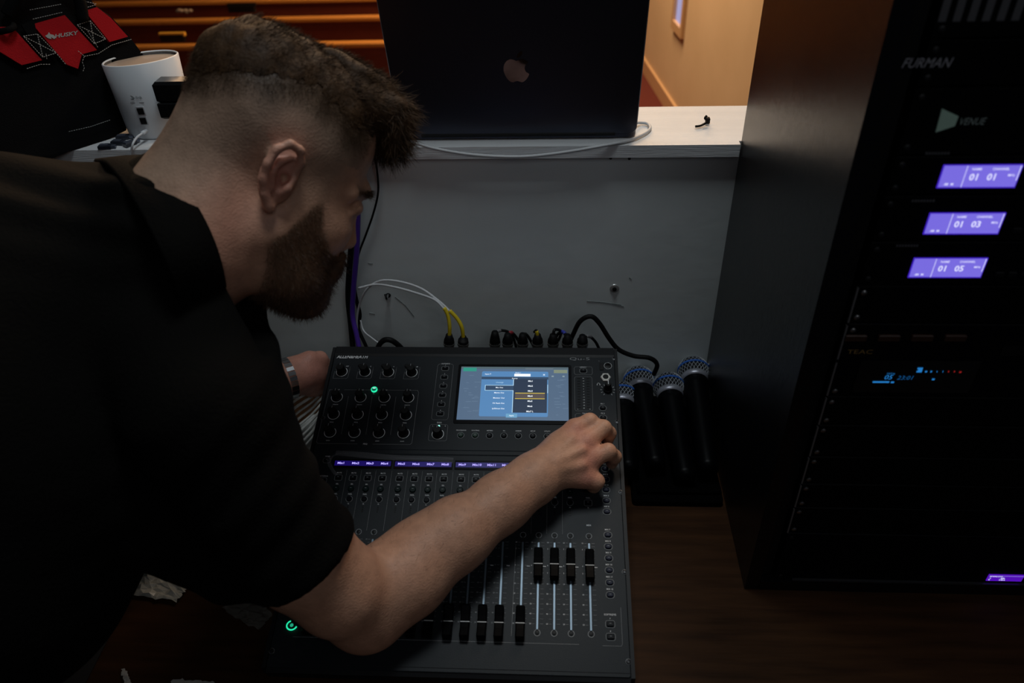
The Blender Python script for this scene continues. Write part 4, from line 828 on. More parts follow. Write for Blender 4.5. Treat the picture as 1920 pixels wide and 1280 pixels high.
# ------------------------------------------------------------------ person
class Field:
    def __init__(s, lo, hi, h):
        s.h = h; s.lo = np.array(lo, float); s.n = np.ceil((np.array(hi)-s.lo)/h).astype(int)+1; s.F = np.full(s.n, .05, np.float32)
    def win(s, lo, hi):
        a = np.clip(np.floor((np.array(lo)-s.lo)/s.h).astype(int), 0, s.n); b = np.clip(np.ceil((np.array(hi)-s.lo)/s.h).astype(int)+1, 0, s.n)
        if (b <= a).any(): return None, None
        g = np.meshgrid(*[(s.lo[i]+s.h*np.arange(a[i], b[i])).astype(np.float32) for i in range(3)], indexing='ij')
        return tuple(slice(a[i], b[i]) for i in range(3)), g
    def put(s, sl, d, k, op):
        A = s.F[sl]
        if op == 'add':
            h = np.maximum(k-np.abs(A-d), 0)/k; s.F[sl] = np.minimum(A, d)-h*h*k*.25
        else:
            d = -d; h = np.maximum(k-np.abs(A-d), 0)/k; s.F[sl] = np.maximum(A, d)+h*h*k*.25
    def cone(s, a, b, ra, rb, k=.012, op='add'):
        a = np.array(a, float); b = np.array(b, float); m_ = max(ra, rb)+k+s.h*2
        sl, g = s.win(np.minimum(a, b)-m_, np.maximum(a, b)+m_)
        if sl is None: return
        d = b-a; L2 = d@d+1e-12; t = ((g[0]-a[0])*d[0]+(g[1]-a[1])*d[1]+(g[2]-a[2])*d[2])/L2; t = np.clip(t, 0, 1)
        q = np.sqrt((g[0]-a[0]-t*d[0])**2+(g[1]-a[1]-t*d[1])**2+(g[2]-a[2]-t*d[2])**2)-(ra+(rb-ra)*t)
        s.put(sl, q, k, op)
    def chain(s, pts, rs, k=.010, op='add'):
        for i in range(len(pts)-1): s.cone(pts[i], pts[i+1], rs[i], rs[i+1], k, op)
    def ell(s, c, r, M=None, k=.012, op='add'):
        c = np.array(c, float); M = np.eye(3) if M is None else M; m_ = max(r)+k+s.h*2
        sl, g = s.win(c-m_, c+m_)
        if sl is None: return
        q = [sum((g[j]-c[j])*M[i][j] for j in range(3)) for i in range(3)]
        k0 = np.sqrt(sum((q[i]/r[i])**2 for i in range(3))); k1 = np.sqrt(sum((q[i]/r[i]**2)**2 for i in range(3)))+1e-9
        s.put(sl, k0*(k0-1)/k1, k, op)
    def mesh(s):
        F = s.F; ins = F < 0; n = F.shape
        cs = ins[:-1, :-1, :-1].astype(np.uint8)
        cnt = np.zeros(cs.shape, np.uint8)
        for dx in (0, 1):
            for dy in (0, 1):
                for dz in (0, 1): cnt += ins[dx:n[0]-1+dx, dy:n[1]-1+dy, dz:n[2]-1+dz]
        cells = np.argwhere((cnt > 0) & (cnt < 8)); idx = np.full(cs.shape, -1, np.int32); idx[tuple(cells.T)] = np.arange(len(cells))
        acc = np.zeros((len(cells), 3)); num = np.zeros(len(cells))
        C8 = [(i, j, k) for i in (0, 1) for j in (0, 1) for k in (0, 1)]
        val = {c: F[cells[:, 0]+c[0], cells[:, 1]+c[1], cells[:, 2]+c[2]] for c in C8}
        for c in C8:
            for ax in range(3):
                if c[ax] == 0:
                    e = list(c); e[ax] = 1; e = tuple(e); a, b = val[c], val[e]; m_ = (a < 0) != (b < 0)
                    t = np.where(m_, a/(a-b+1e-20), 0); p = np.tile(np.array(c, float), (len(cells), 1)); p[:, ax] += t
                    acc += np.where(m_[:, None], p, 0); num += m_
        V = s.lo+s.h*(cells+acc/num[:, None]); quads = []
        for ax in range(3):
            u_, v_ = (ax+1) % 3, (ax+2) % 3
            sl0 = [slice(None)]*3; sl1 = [slice(None)]*3; sl0[ax] = slice(0, -1); sl1[ax] = slice(1, None)
            A = ins[tuple(sl0)]; B = ins[tuple(sl1)]; E_ = np.argwhere(A != B)
            ok = (E_[:, u_] > 0) & (E_[:, v_] > 0) & (E_[:, u_] < n[u_]-1) & (E_[:, v_] < n[v_]-1); E_ = E_[ok]
            fl = A[tuple(E_.T)]
            def at_(du, dv): q = E_.copy(); q[:, u_] += du; q[:, v_] += dv; return idx[tuple(q.T)]
            q = np.stack([at_(-1, -1), at_(0, -1), at_(0, 0), at_(-1, 0)], 1); q[~fl] = q[~fl][:, ::-1]; quads.append(q)
        Q = np.concatenate(quads); Q = Q[(Q >= 0).all(1)]
        return V, Q
    def sample(s, p):
        i = np.clip(np.rint((p-s.lo)/s.h).astype(int), 0, s.n-1); return s.F[tuple(i.T)]
def relax(V, Q, it=1, f=.5):
    E_ = np.concatenate([Q[:, [0, 1]], Q[:, [1, 2]], Q[:, [2, 3]], Q[:, [3, 0]]])
    for _ in range(it):
        acc = np.zeros_like(V); c = np.bincount(E_.ravel(), minlength=len(V)).astype(float)
        for ax in range(3): acc[:, ax] = np.bincount(E_[:, 0], V[E_[:, 1], ax], len(V))+np.bincount(E_[:, 1], V[E_[:, 0], ax], len(V))
        V = V*(1-f)+f*acc/np.maximum(c, 1)[:, None]
    return V
def mesh_obj(name, V, Q, m, parent, loc, col=None):
    me = bpy.data.meshes.new(name); V = V-np.array(loc)
    me.vertices.add(len(V)); me.vertices.foreach_set('co', V.astype(np.float32).ravel())
    me.loops.add(Q.size); me.loops.foreach_set('vertex_index', Q.astype(np.int32).ravel())
    k = Q.shape[1]; me.polygons.add(len(Q)); me.polygons.foreach_set('loop_start', np.arange(0, Q.size, k, dtype=np.int32)); me.polygons.foreach_set('loop_total', np.full(len(Q), k, np.int32))
    me.polygons.foreach_set('use_smooth', np.ones(len(Q), bool)); me.update(calc_edges=True); me.validate()
    if col is not None:
        ca = me.color_attributes.new('tint', 'FLOAT_COLOR', 'POINT'); ca.data.foreach_set('color', np.concatenate([col, np.ones((len(col), 1))], 1).astype(np.float32).ravel())
    me.materials.append(m); o = bpy.data.objects.new(name, me); COL.objects.link(o); o.parent = parent
    return o
# head frame
CW_ = -CF
wv = -ray(520, 330); wv /= np.linalg.norm(wv); rv = CR-wv*(CR@wv); rv /= np.linalg.norm(rv); uv_ = np.cross(wv, rv)
pit, yw, rl = math.radians(22), math.radians(14), math.radians(6)
f0 = rv*math.cos(pit)-uv_*math.sin(pit); u0 = rv*math.sin(pit)+uv_*math.cos(pit); s0_ = wv
hf = math.cos(yw)*f0-math.sin(yw)*s0_; hs = math.cos(yw)*s0_+math.sin(yw)*f0
hu = math.cos(rl)*u0+math.sin(rl)*hs; hs = math.cos(rl)*hs-math.sin(rl)*u0      # hs points to his right, toward the viewer
HO = P(530, 336, .745)-.078*hs
HM = np.array([hf, hs, hu])
def H(x, y, z): return HO+x*hf+y*hs+z*hu
PO = np.array([-.42, -.60, 0.0])
per = thing('person', 'man in a black polo shirt, faded brown hair and beard, leaning over the console', 'person', tuple(PO))
h = .0024
B = Field((-.36, -.66, .80), (.50, -.015, 1.50), h)
# torso and neck (under the shirt)
tor = [(230, 580, .86, .105), (120, 700, .85, .13), (20, 860, .83, .12)]
B.chain([P(*q[:3]) for q in tor], [q[3] for q in tor], .03)
nk0 = H(-.035, 0, .0); nk1 = P(368, 432, .805); nk2 = P(262, 535, .86)
B.cone(nk0, nk1, .060, .077, .02); B.cone(nk1, nk2, .080, .085, .02)
B.cone(H(-.048, .0, .012), P(366, 388, .83), .048, .056, .02)
# cranium and face
B.ell(H(.000, 0, .045), (.093, .077, .079), HM, .015); B.ell(H(-.034, 0, .058), (.057, .068, .060), HM, .02); B.ell(H(.043, 0, .046), (.053, .064, .060), HM, .02)
B.ell(H(.050, 0, -.045), (.050, .061, .082), HM, .03); B.ell(H(.022, 0, -.030), (.050, .067, .055), HM, .03)
for s in (1, -1):
    B.chain([H(.014, s*.056, -.058), H(.050, s*.044, -.096), H(.082, s*.018, -.114)], [.016, .019, .020], .035)
    B.ell(H(.074, s*.034, -.036), (.022, .020, .020), HM, .025)      # cheek
    B.chain([H(.102, s*.006, .010), H(.096, s*.024, .013), H(.080, s*.046, .009)], [.0085, .0085, .0070], .012)  # brow ridge
B.ell(H(.086, 0, -.114), (.020, .024, .017), HM, .015); B.ell(H(.090, 0, -.074), (.017, .030, .024), HM, .014)
for s in (1, -1): B.ell(H(.102, s*.032, -.009), (.016, .019, .0105), HM, .010, 'sub')
B.chain([H(.099, 0, .002), H(.101, 0, -.018), H(.1125, 0, -.047)], [.0078, .0075, .0096], .009)
for s in (1, -1): B.ell(H(.102, s*.011, -.052), (.0095, .0075, .0075), HM, .006); B.ell(H(.107, s*.0065, -.059), (.004, .003, .004), HM, .003, 'sub')
for s in (1, -1):
    B.chain([H(.099, s*.014, -.010), H(.0985, s*.030, -.0045), H(.088, s*.044, -.009)], [.0040, .0042, .0040], .005)
    B.chain([H(.097, s*.016, -.016), H(.094, s*.032, -.019), H(.085, s*.044, -.013)], [.0040, .0042, .0040], .005)
for s in (1, -1): B.ell(H(.0935, s*.031, -.006), (.0085, .014, .0085), HM, .004)
B.cone(H(.1065, -.018, -.069), H(.1065, .018, -.069), .0052, .0052, .006); B.cone(H(.104, -.016, -.079), H(.104, .016, -.079), .0060, .0060, .006)
B.cone(H(.1105, -.02, -.0740), H(.1105, .02, -.0740), .0016, .0016, .003, 'sub')
# ears
for s in (1, -1):
    def E_(x, z, y=0): return H(-.004+x*.92, s*(.0735+y), z+.002)
    Me = HM
    B.ell(E_(.0, .0, .002), (.019, .007, .031), Me, .006)
    B.ell(E_(.002, .004, .012), (.0125, .0085, .020), Me, .004, 'sub')
    B.chain([E_(.013, .006, .004), E_(.015, .020, .009), E_(.008, .031, .013), E_(-.004, .033, .015), E_(-.015, .024, .016), E_(-.0185, .008, .016), E_(-.016, -.008, .013), E_(-.009, -.021, .010), E_(.001, -.031, .007)], [.0035, .0038, .0042, .0044, .0045, .0045, .0044, .0048, .0066], .003)
    B.chain([E_(.004, .020, .008), E_(-.006, .013, .010), E_(-.009, 0, .010), E_(-.004, -.013, .009)], [.0028, .0032, .0034, .0034], .003)
    B.chain([E_(.014, .002, .007), E_(.011, -.008, .009), E_(.006, -.016, .007)], [.0032, .0042, .0036], .003)
    B.ell(E_(.006, -.001, .004), (.0045, .006, .006), Me, .003, 'sub')
# right arm
def A(x, y, hh): return onp(x, y, MO+MN_*hh, MN_)
def pxr(p, r): return r*((p-CAM)@CF)/FPX
sh = P(385, 760, .76); el = A(690, 1134, .051); wr = A(1000, 898, .052)
B.cone(P(300, 640, .82), sh, .07, .066, .02)
B.chain([sh, P(470, 908, .79), P(566, 1044, .83), P(636, 1104, .862), el], [.062, .056, .0535, .0490, .0440], .02)
B.ell(A(676, 1166, .045), (.026, .026, .026), None, .03)
fa = [el, A(762, 1080, .057), A(856, 1004, .060), A(940, 941, .057), wr]
B.chain(fa, [pxr(p, r) for p, r in zip(fa, (76, 73, 61, 51, 47))], .02)
fb = [A(715, 1072, .052), A(790, 1032, .058), A(850, 985, .062)]
B.chain(fb, [pxr(p, r) for p, r in zip(fb, (50, 56, 46))], .02)
# right hand: palm block, knuckles, fingers
def hand(pts, rs, k=.0045, f=A): B.chain([f(*q) for q in pts], rs, k)
B.cone(wr, A(1035, 872, .050), .0300, .0290, .015)
k_i, k_m, k_r, k_p = (1078, 806, .052), (1100, 830, .052), (1106, 862, .047), (1097, 894, .040)
for kk, rr_ in ((k_i, .0155), (k_m, .0150), (k_r, .0150), (k_p, .0150)):
    B.cone(A(1020, 880, .050), A(*kk), .0225, rr_, .010)
B.cone(A(1045, 838, .040), A(1085, 880, .034), .018, .018, .015)
hand([k_i, (1106, 790, .054), (1119, 800, .036), (1121, 812, .0125)], [.0138, .0112, .0098, .0084])
hand([k_m, (1131, 802, .052), (1142, 812, .034), (1139, 826, .0125)], [.0132, .0108, .0096, .0084])
hand([k_r, (1140, 846, .050), (1152, 856, .032), (1147, 868, .0125)], [.0128, .0106, .0094, .0082])
hand([k_p, (1118, 902, .036), (1113, 910, .022), (1102, 906, .0125)], [.0130, .0106, .0092, .0080])
hand([(1022, 858, .038), (1056, 832, .028), (1086, 818, .018), (1103, 815, .0125)], [.018, .0140, .0108, .0090], .008)
for q0_, q1_ in (((1038, 856, .072), (1074, 822, .066)), ((1044, 866, .074), (1094, 842, .067)), ((1044, 880, .070), (1094, 872, .061))): B.cone(A(*q0_), A(*q1_), .0020, .0024, .010)
# left arm reaching behind the console
lw = P(532, 712, 1.180); lel = P(330, 800, 1.12)
B.chain([P(200, 600, .95), lel], [.055, .046], .02); B.chain([lel, P(440, 757, 1.155), lw], [.046, .038, .0290], .02)
B.cone(lw, P(565, 702, 1.195), .0285, .0285, .012)
for (x0_, y0_, t0_), (x1_2, y1_, t1_), (x2_, y2_, t2_) in (((588, 690, 1.200), (606, 688, 1.228), (622, 700, 1.250)), ((594, 703, 1.208), (612, 703, 1.232), (630, 712, 1.250)), ((592, 716, 1.214), (610, 718, 1.236), (626, 724, 1.250)), ((585, 728, 1.216), (603, 732, 1.236), (618, 736, 1.248))):
    B.cone(P(555, 706, 1.196), P(x0_, y0_, t0_), .022, .0135, .010); hand([(x0_, y0_, t0_), (x1_2, y1_, t1_), (x2_, y2_, t2_)], [.0120, .0102, .0088], f=P)
hand([(552, 690, 1.190), (580, 675, 1.196), (600, 672, 1.212), (612, 684, 1.226)], [.018, .0130, .0105, .0090], .008, P)
V, Q = B.mesh(); V = relax(V, Q, 2, .5)
# skin tint: skin's own colours (scalp under cropped hair, beard shadow, pinker ears and knuckles)
L_ = (V-HO)@HM.T; x, y, z = L_[:, 0], L_[:, 1], L_[:, 2]; N_ = len(V)
base = np.tile(np.array([.64, .345, .225]), (N_, 1))
def mixc(m_, c): base[:] = base*(1-m_[:, None])+np.array(c)*m_[:, None]
def ss(a_, b_, v): t = np.clip((v-a_)/(b_-a_), 0, 1); return t*t*(3-2*t)
isarm = (V[:, 2] < 1.16)
nz = (np.sin(V[:, 0]*61+1)*np.sin(V[:, 1]*73)*np.sin(V[:, 2]*67+2)+1)/2
mixc(isarm*.35*nz, (.60, .28, .17))
def near(p, r): return np.exp(-((V-p)**2).sum(1)/(2*r*r))
for kk in (k_i, k_m, k_r, k_p): mixc(.55*near(A(*kk)+CW_*.012, .011), (.60, .20, .15))
mixc(.8*near(P(590, 700, 1.19), .05), (.60, .25, .20))
neck = ~isarm
hl = .0+.012*(x < -.03)-.6*(x+.03)*(x < -.03)   # hairline height falls toward the nape
scalp = neck*ss(-.045, .055, z-np.where(x < -.02, (x+.02)*1.1, 0)*1.0-.0+.0)*ss(.084, .062, x)*(np.abs(y) > -1)
scalp = np.where((x > .035) & (z < .035), scalp*ss(.075, .045, x), scalp)
earm = np.exp(-((x+.006)/.022)**2-((z-.004)/.034)**2)*(np.abs(y) > .074)
mixc(scalp*(1-earm)*.70, (.265, .205, .155))
zb = np.interp(x, [-.1, -.063, -.02, .004, .024, .045, .07], [.050, .072, .084, .086, .078, .066, .066])
mixc(scalp*(1-earm)*.92*ss(-.040, .006, z-zb+.006*np.sin(x*140)*np.sin(y*120+z*90)), (.050, .029, .015))
mixc(.8*earm, (.62, .26, .20))
mixc(.5*neck*np.exp(-((x+.03)/.03)**2-((z+.06)/.05)**2), (.58, .24, .175))
zl = np.interp(x, [-.2, .004, .020, .034, .043, .050, .060, .08, .10, .12], [-.066, -.064, -.050, -.026, -.012, -.010, -.036, -.058, -.063, -.066])
xl = np.interp(z, [-.15, -.10, -.057, -.045], [.030, .022, .006, .004])
beard = neck*ss(.008, -.010, z-zl)*ss(-.008, .010, x-xl)*ss(-.150, -.140, z)
beard = beard*(1-np.exp(-((x-.108)/.012)**2-((z+.054)/.012)**2)*.9)
mixc(beard*.80, (.090, .045, .021))
lips = neck*np.exp(-((x-.108)/.010)**2-((z+.074)/.008)**2-(y/.024)**2); mixc(lips*.8, (.45, .15, .12))
brow = neck*np.exp(-((z-.013-.1*np.abs(y)*(np.abs(y) < .03))/.0055)**2)*(np.abs(y) > .008)*(np.abs(y) < .05)*(x > .062); mixc(brow*.9, (.06, .03, .016))
lid_ = neck*np.exp(-((z+.010)/.006)**2)*(np.abs(y) > .018)*(np.abs(y) < .045)*(x > .075); mixc(lid_*.5, (.22, .09, .06))
M_skin = mat('skin', (.5, .28, .2), .46, attr='tint', bump=.35, bscale=420, spec=.4)
M_skin.node_tree.nodes['Principled BSDF'].inputs['Subsurface Weight'].default_value = .0
body = mesh_obj('body', V, Q, M_skin, per, PO, base)
# eyes
for s in (1, -1):
    ey = MB(); ey.lathe([(.0115*math.sin(PI*k/12), -.0115*math.cos(PI*k/12)) for k in range(13)], H(.0855, s*.031, -.009), 20, X=hs, Y=hu, Z=hf, cap0=False, cap1=False)
    eo = part('eyeball', ey, mat('eye_white', (.5, .46, .42), .2), per, True)
    ir = MB(); ir.lathe([(.0055, .0104), (.0035, .0112), (.0002, .0118)], H(.0855, s*.031, -.0115), 16, X=hs, Y=hu, Z=hf); part('iris', ir, mat('iris_dark', (.03, .03, .03), .15), eo, True)
# normals by field gradient
def grad(Fd, p, e=.004):
    g_ = np.stack([Fd.sample(p+np.eye(3)[i]*e)-Fd.sample(p-np.eye(3)[i]*e) for i in range(3)], 1); return g_/(np.linalg.norm(g_, axis=1)[:, None]+1e-9)
# fields for hair
def strands(mb, roots, dirs, lens, r0, curl, m, seg_=4, gravity=0):
    vs = []; fs = []
    for p, d, L in zip(roots, dirs, lens):
        a_ = np.cross(d, rng.normal(size=3)); a_ /= np.linalg.norm(a_)+1e-9; b_ = rng.normal(size=3)*curl; q = p.copy(); dd_ = d.copy(); o_ = len(vs)
        for i in range(seg_+1):
            w_2 = r0*(1-.85*i/seg_); vs += [q-a_*w_2, q+a_*w_2]
            dd_ = dd_+b_/seg_; dd_ /= np.linalg.norm(dd_); q = q+dd_*L/seg_
            if i: fs.append((o_+2*i-2, o_+2*i-1, o_+2*i+1, o_+2*i))
    mb.add(vs, fs, m)
def hairobj(name, mb, V, Q, m, **k):
    mb2 = MB(); mb2.v = [tuple(v) for v in (V-PO)]; mb2.f = [tuple(q) for q in Q]; mb2.mi = [0]*len(Q); mb2.ms = [None]
    o_ = len(mb2.v); mb2.v += [tuple(np.array(v)-PO) for v in mb.v]; mb2.f += [tuple(i+o_ for i in f) for f in mb.f]; mb2.mi += [0]*len(mb.f)
    return mb2.build(name, m, per, True, **k)
M_hair = mat('brown_hair', (.062, .030, .011), .65, spec=.25, noise=(90, .25, (.024, .011, .004)), bump=.6, bscale=260)
M_beard = mat('reddish_beard', (.125, .060, .025), .6, noise=(120, .25, (.055, .024, .010)), bump=.6, bscale=320)
hlo = HO-.19; hhi = HO+.21
HF = Field(hlo, hhi, .0026)
def HE(x_, y_, z_, r_, k=.015, op='add'): HF.ell(H(x_, y_, z_), r_, HM, k, op)
HE(.052, 0, .098, (.046, .052, .034), .02)
HE(.086, 0, .100, (.032, .052, .026), .02); HE(.104, .004, .088, (.018, .048, .026), .015); HE(.109, .010, .074, (.013, .040, .020), .012)
HE(.092, -.02, .082, (.022, .036, .020), .015)
for k in range(16):
    HE(rng.uniform(.075, .120), rng.uniform(-.04, .045), rng.uniform(.068, .114), (.013, .008, .010), .006)
for k in range(18):
    a_ = rng.uniform(.02, .08); HE(a_, rng.uniform(-.032, .034), .128-.08*max(a_-.03, 0)-.45*max(-a_-.05, 0), (.016, .008, .007), .008)
Vh, Qh = HF.mesh(); Vh = relax(Vh, Qh, 1)
# top and crown: hair that thickens smoothly from the faded sides
zb = np.interp(x, [-.1, -.063, -.02, .004, .024, .045, .07], [.050, .072, .084, .086, .078, .066, .066])
Th = ss(-.003, .036, z-zb)*(.0095+.0060*ss(-.025, -.065, x))*(V[:, 2] > 1.16)
gs = grad(B, V, .005); Th = Th*(1+.18*np.sin(x*190+20*y)*np.sin(y*150+2)); Vd = V+(gs*.75+hu*.25)*(Th-.001)[:, None]
keep = Th > .0012+.0012*np.sin(x*400+y*300)*np.sin(z*350); qk = keep[Q].all(1); ids = np.unique(Q[qk]); mp_ = np.full(len(V), -1); mp_[ids] = np.arange(len(ids))
nT = len(Vh); Vh = np.concatenate([Vh, Vd[ids]]); Qh = np.concatenate([Qh, mp_[Q[qk]]+nT]); nrm_sh = gs[ids]; thick_sh = Th[ids]
sb = MB(); ii = np.concatenate([rng.integers(0, nT, 9000), rng.integers(nT, len(Vh), 16000)]); Lh = (Vh[ii]-HO)@HM.T; nh = grad(HF, Vh[ii]); shl = ii >= nT; nh[shl] = nrm_sh[ii[shl]-nT]; lenf = np.ones(len(ii)); lenf[shl] = .25+.75*np.clip(thick_sh[ii[shl]-nT]/.012, 0, 1)
flow = hf*1.0+hu*.25+nh*.45+rng.normal(size=nh.shape)*.16; frontm = (Lh[:, 0] > .085)[:, None]; flow = np.where(frontm, hf*.45-hu*.55+nh*.45+rng.normal(size=nh.shape)*.25, flow)
edge = ((Lh[:, 2] < .098) & (Lh[:, 0] < .07) & (np.abs(Lh[:, 1]) > .030)) | ((Lh[:, 2] < .085) & (Lh[:, 0] < -.03)); flow = np.where(edge[:, None], -hu*.75+hf*.15+nh*.28+rng.normal(size=nh.shape)*.2, flow)
flow /= np.linalg.norm(flow, axis=1)[:, None]
strands(sb, Vh[ii]-nh*.002, flow, rng.uniform(.007, .015, len(ii))*(1+.6*(Lh[:, 0] > .085))*lenf, .00035, .55, None)
hairobj('hair', sb, Vh, Qh, M_hair)
# cropped hair on back and sides: short bristles
idx_ = np.where((scalp > .25) & (z > -.06))[0]; ii = rng.choice(idx_, 42000); nb = grad(B, V[ii]); dens = rng.uniform(0, 1, len(ii)) < np.clip(.06+ss(-.045, .0, (z-zb)[ii])*1.2, 0, 1)
ii = ii[dens]; nb = nb[dens]; sb = MB(); dr = nb*.7-hu*.35+rng.normal(size=nb.shape)*.25; dr /= np.linalg.norm(dr, axis=1)[:, None]
strands(sb, V[ii]-nb*.0008, dr, .0014+.0075*ss(-.025, .012, (z-zb)[ii]), .00017, .2, None, 2)
sb.v = [tuple(np.array(v)-PO) for v in sb.v]; sb.build('cropped_hair', M_hair, per)
# beard: volume plus strands
BF = Field(hlo, hhi, .0026)
for s in (1, -1):
    BF.chain([H(.034, s*.056, -.046), H(.036, s*.052, -.070), H(.050, s*.042, -.104), H(.084, s*.018, -.122)], [.0090, .0160, .0220, .0215], .02)
    BF.chain([H(.104, s*.024, -.062), H(.100, s*.026, -.080), H(.090, s*.020, -.108)], [.0050, .008, .018], .012)
    BF.cone(H(.062, s*.044, -.064), H(.074, s*.034, -.090), .012, .018, .015)
    BF.cone(H(.1085, s*.004, -.0605), H(.105, s*.020, -.064), .0038, .0042, .004)
BF.ell(H(.086, 0, -.122), (.026, .032, .022), HM, .015); BF.ell(H(.055, 0, -.122), (.034, .036, .022), HM, .02)
Vb, Qb = BF.mesh(); Vb = relax(Vb, Qb, 1); sb = MB(); ii = rng.integers(0, len(Vb), 9000); nb = grad(BF, Vb[ii]); dr = nb*.7-hu*.5+hf*.1+rng.normal(size=nb.shape)*.3; dr /= np.linalg.norm(dr, axis=1)[:, None]
strands(sb, Vb[ii]-nb*.001, dr, rng.uniform(.004, .011, len(ii)), .00026, .5, None, 3)
jj = rng.choice(np.where(beard > .35)[0], 16000); nb2 = grad(B, V[jj]); dr = nb2*.55-hu*.55+hf*.15+rng.normal(size=nb2.shape)*.3; dr /= np.linalg.norm(dr, axis=1)[:, None]
strands(sb, V[jj]-nb2*.0006, dr, (.0035+.0035*ss(.0, -.06, z[jj]))*rng.uniform(.6, 1.3, len(jj)), .00020, .4, None, 2)
hairobj('beard', sb, Vb, Qb, M_beard, label='trimmed reddish-brown beard')
ey = MB()
for s in (1, -1):
    n_ = 220; rt_ = np.array([H(.1095-.020*(q_/.04)**2-.0, s*(.008+q_), .013+rng.uniform(-.003, .004)) for q_ in rng.uniform(0, .036, n_)]); dr = np.tile(hs*s*.8+hf*.35, (n_, 1))+rng.normal(size=(n_, 3))*.2; dr /= np.linalg.norm(dr, axis=1)[:, None]
    strands(ey, rt_, dr, rng.uniform(.006, .010, n_), .0003, .2, None, 2)
ey.v = [tuple(np.array(v)-PO) for v in ey.v]; ey.build('eyebrow', M_hair, per)
# arm hair
idx_ = np.where(((V-P(850, 1010, .99))**2).sum(1) < .14**2)[0]; ii = rng.choice(idx_, 900); nb = grad(B, V[ii]); ax_ = (wr-el)/np.linalg.norm(wr-el); dr = nb*.35+ax_*.6+rng.normal(size=nb.shape)*.4; dr /= np.linalg.norm(dr, axis=1)[:, None]
sb = MB(); strands(sb, V[ii], dr, rng.uniform(.006, .012, len(ii)), .00009, .5, None, 2); sb.v = [tuple(np.array(v)-PO) for v in sb.v]; sb.build('arm_hair', M_hair, per)
# shirt
M_shirt = mat('black_polo_knit', (.0030, .0027, .0023), .9, bump=.5, bscale=260, spec=.10)
SF = Field((-.80, -.98, .72), (.20, -.04, 1.46), .0048)
SF.chain([P(250, 538, .86), P(60, 560, .84), P(-160, 640, .80)], [.132, .148, .185], .03)
SF.chain([P(250, 548, .86), P(70, 810, .84), P(-40, 1050, .82)], [.130, .165, .158], .03)
SF.cone(P(-160, 690, .80), P(-420, 1000, .80), .185, .175, .05)
SF.cone(P(338, 450, .81), P(250, 540, .86), .090, .125, .02)
SF.cone(P(300, 560, .84), P(375, 680, .80), .100, .080, .03)
SF.chain([P(340, 660, .79), P(392, 770, .765), P(468, 914, .79), P(545, 1022, .82), P(640, 1118, .86)], [.080, .076, .0645, .0625, .060], .02)
SF.cone(P(240, 850, .84), P(345, 972, .83), .100, .058, .03); SF.cone(P(345, 972, .83), P(430, 1050, .82), .058, .045, .02)
SF.chain([P(230, 590, .93), P(320, 780, 1.09), P(390, 775, 1.12)], [.09, .066, .054], .03)
# neck opening and sleeve opening
c0 = P(370, 402, .725); l0 = P(266, 290, .88); l1 = P(425, 572, .82); nkdir = np.cross(l0-c0, l1-c0); nkdir /= np.linalg.norm(nkdir); nkdir *= np.sign(nkdir@(H(0, 0, .02)-c0))
sl, g = SF.win(c0-.2, c0+.2); dpl = -((g[0]-c0[0])*nkdir[0]+(g[1]-c0[1])*nkdir[1]+(g[2]-c0[2])*nkdir[2]); dsp = np.sqrt((g[0]-c0[0])**2+(g[1]-c0[1])**2+(g[2]-c0[2])**2)-.15
SF.put(sl, np.maximum(dpl, dsp), .006, 'sub')
e0 = P(566, 1050, .830); ax_ = P(640, 1118, .86)-P(468, 914, .79); ax_ /= np.linalg.norm(ax_)
sl, g = SF.win(e0-.16, e0+.2); d_ = (g[0]-e0[0])*ax_[0]+(g[1]-e0[1])*ax_[1]+(g[2]-e0[2])*ax_[2]
SF.put(sl, -d_, .004, 'sub')
SF.cone(P(540, 1014, .82), P(640, 1118, .86), .0555, .0565, .003, 'sub')
Vs, Qs = SF.mesh(); Vs = relax(Vs, Qs, 2)
# cloth folds: gentle relief running along the back and down the sleeve
LsX = (Vs-P(100, 420, .84)); al = LsX@CR; ac = LsX@CU; ns_ = grad(SF, Vs, .010)
fold = .0035*np.sin(ac*150+5*np.sin(al*9))*np.exp(-((ac-.03)/.07)**2)+.0022*np.sin((Vs@ax_)*150+3*np.sin((Vs@CR)*20))*np.exp(-((Vs-P(500, 930, .82))**2).sum(1)/(2*.10**2))
Vs = Vs+ns_*fold[:, None]
mesh_obj('polo_shirt', Vs, Qs, M_shirt, per, PO)
# collar: standing band around the neck
cpts = [(262, 289, .89), (298, 304, .80), (340, 346, .745), (378, 406, .722), (406, 470, .725), (421, 530, .755), (425, 572, .82)]
col_ = MB(); rs = []
cs = spline([P(*q) for q in cpts], 6)
ctr = P(345, 436, .82)
for p in cs:
    rad_ = p-ctr; rad_ -= nkdir*(rad_@nkdir); rad_ /= np.linalg.norm(rad_)
    rs.append([p-rad_*.010, p+nkdir*.002-rad_*.002, p+rad_*.006-nkdir*.014, p+rad_*.016-nkdir*.045, p+rad_*.012-nkdir*.048, p-rad_*.002-nkdir*.035, p-rad_*.014-nkdir*.035])
col_.loft(rs); part('collar', col_, M_shirt, per, True)
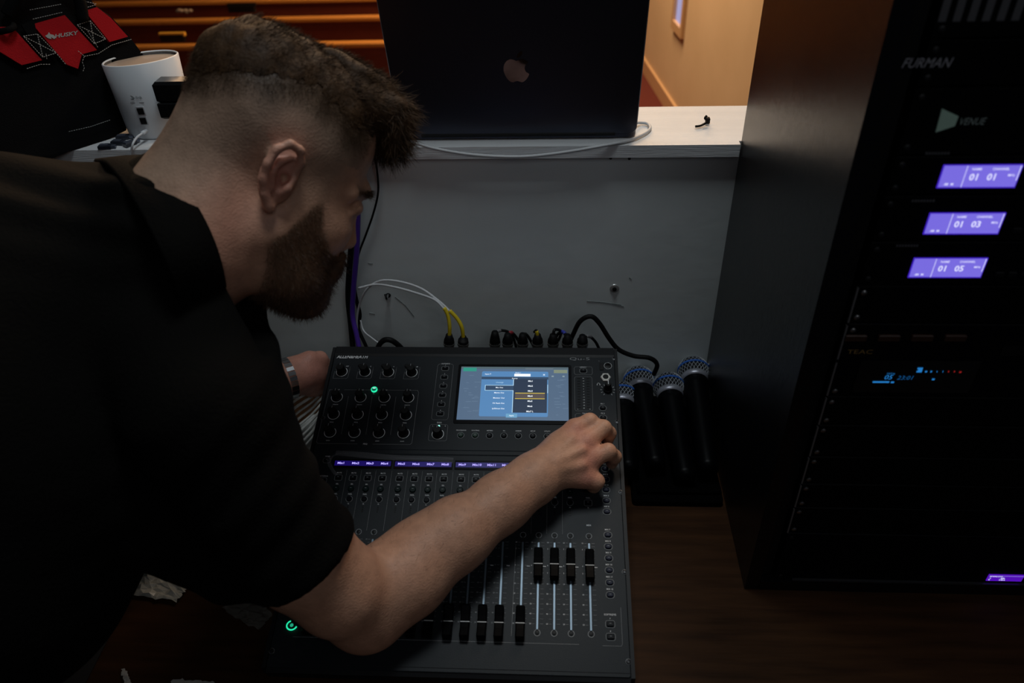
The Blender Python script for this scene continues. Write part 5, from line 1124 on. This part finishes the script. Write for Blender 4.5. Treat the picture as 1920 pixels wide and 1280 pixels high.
# trousers and shoes
TF = Field((-.95, -1.05, .0), (-.20, -.15, 1.05), .010)
for s in (0, 1):
    hy = -.52-.20*s; hip = np.array([-.50, hy, .92]); kn = np.array([-.50+.03*s, hy-.02+.0*s, .50]); an = np.array([-.55+.02*s, hy-.03, .11])
    TF.chain([hip, kn, an], [.10, .075, .058], .03)
TF.cone((-.52, -.62, .92), (-.50, -.60, 1.00), .15, .14, .05)
Vt, Qt = TF.mesh(); Vt = relax(Vt, Qt, 2); mesh_obj('trousers', Vt, Qt, mat('dark_trousers', (.012, .012, .014), .9), per, PO)
for s in (0, 1):
    hy = -.55-.20*s; shf = Field((-.66, hy-.08, .0), (-.28, hy+.08, .16), .006); shf.chain([(-.55, hy, .045), (-.44, hy, .045), (-.36, hy, .040)], [.043, .043, .038], .02); shf.cone((-.55, hy, .06), (-.54, hy, .10), .045, .045, .02)
    Vq, Qq = shf.mesh(); Vq[:, 2] = np.maximum(Vq[:, 2], .001); mesh_obj('shoe', Vq, Qq, M_blk, per, PO)
# wrist bracelet
wd_ = P(565, 702, 1.195)-lw; wd_ /= np.linalg.norm(wd_); X_ = np.cross(wd_, CF); X_ /= np.linalg.norm(X_); Y_ = np.cross(wd_, X_)
wc = lw+wd_*.006; bw = thing('bracelet', '', 'x'); del bw['label']; del bw['category']; bw.parent = per; bw.location = tuple(wc-PO)
M_br = mat('watch_steel', (.50, .52, .54), .28, 1)
for k in range(26):
    t = 2*PI*k/26; rc_ = .0315; c_ = X_*math.cos(t)*rc_+Y_*math.sin(t)*rc_; tn = -X_*math.sin(t)+Y_*math.cos(t); ro = c_/np.linalg.norm(c_)
    lk = MB(); a1, b1, g1 = tn*.0031, wd_*.0055, ro*.0014
    lk.loft([[c_+sx_*a1+sy_*b1+sz_*g1 for sx_, sy_ in ((-1, -1), (1, -1), (1, 1), (-1, 1))] for sz_ in (-1, 1)]); lk.build('link', M_br, bw)

# settle every mesh's cached normals and triangles once, before the scene is evaluated
for me in bpy.data.meshes:
    me.calc_loop_triangles()
    if len(me.polygons): me.polygon_normals[0].vector; me.vertex_normals[0].vector; me.corner_normals[0].vector
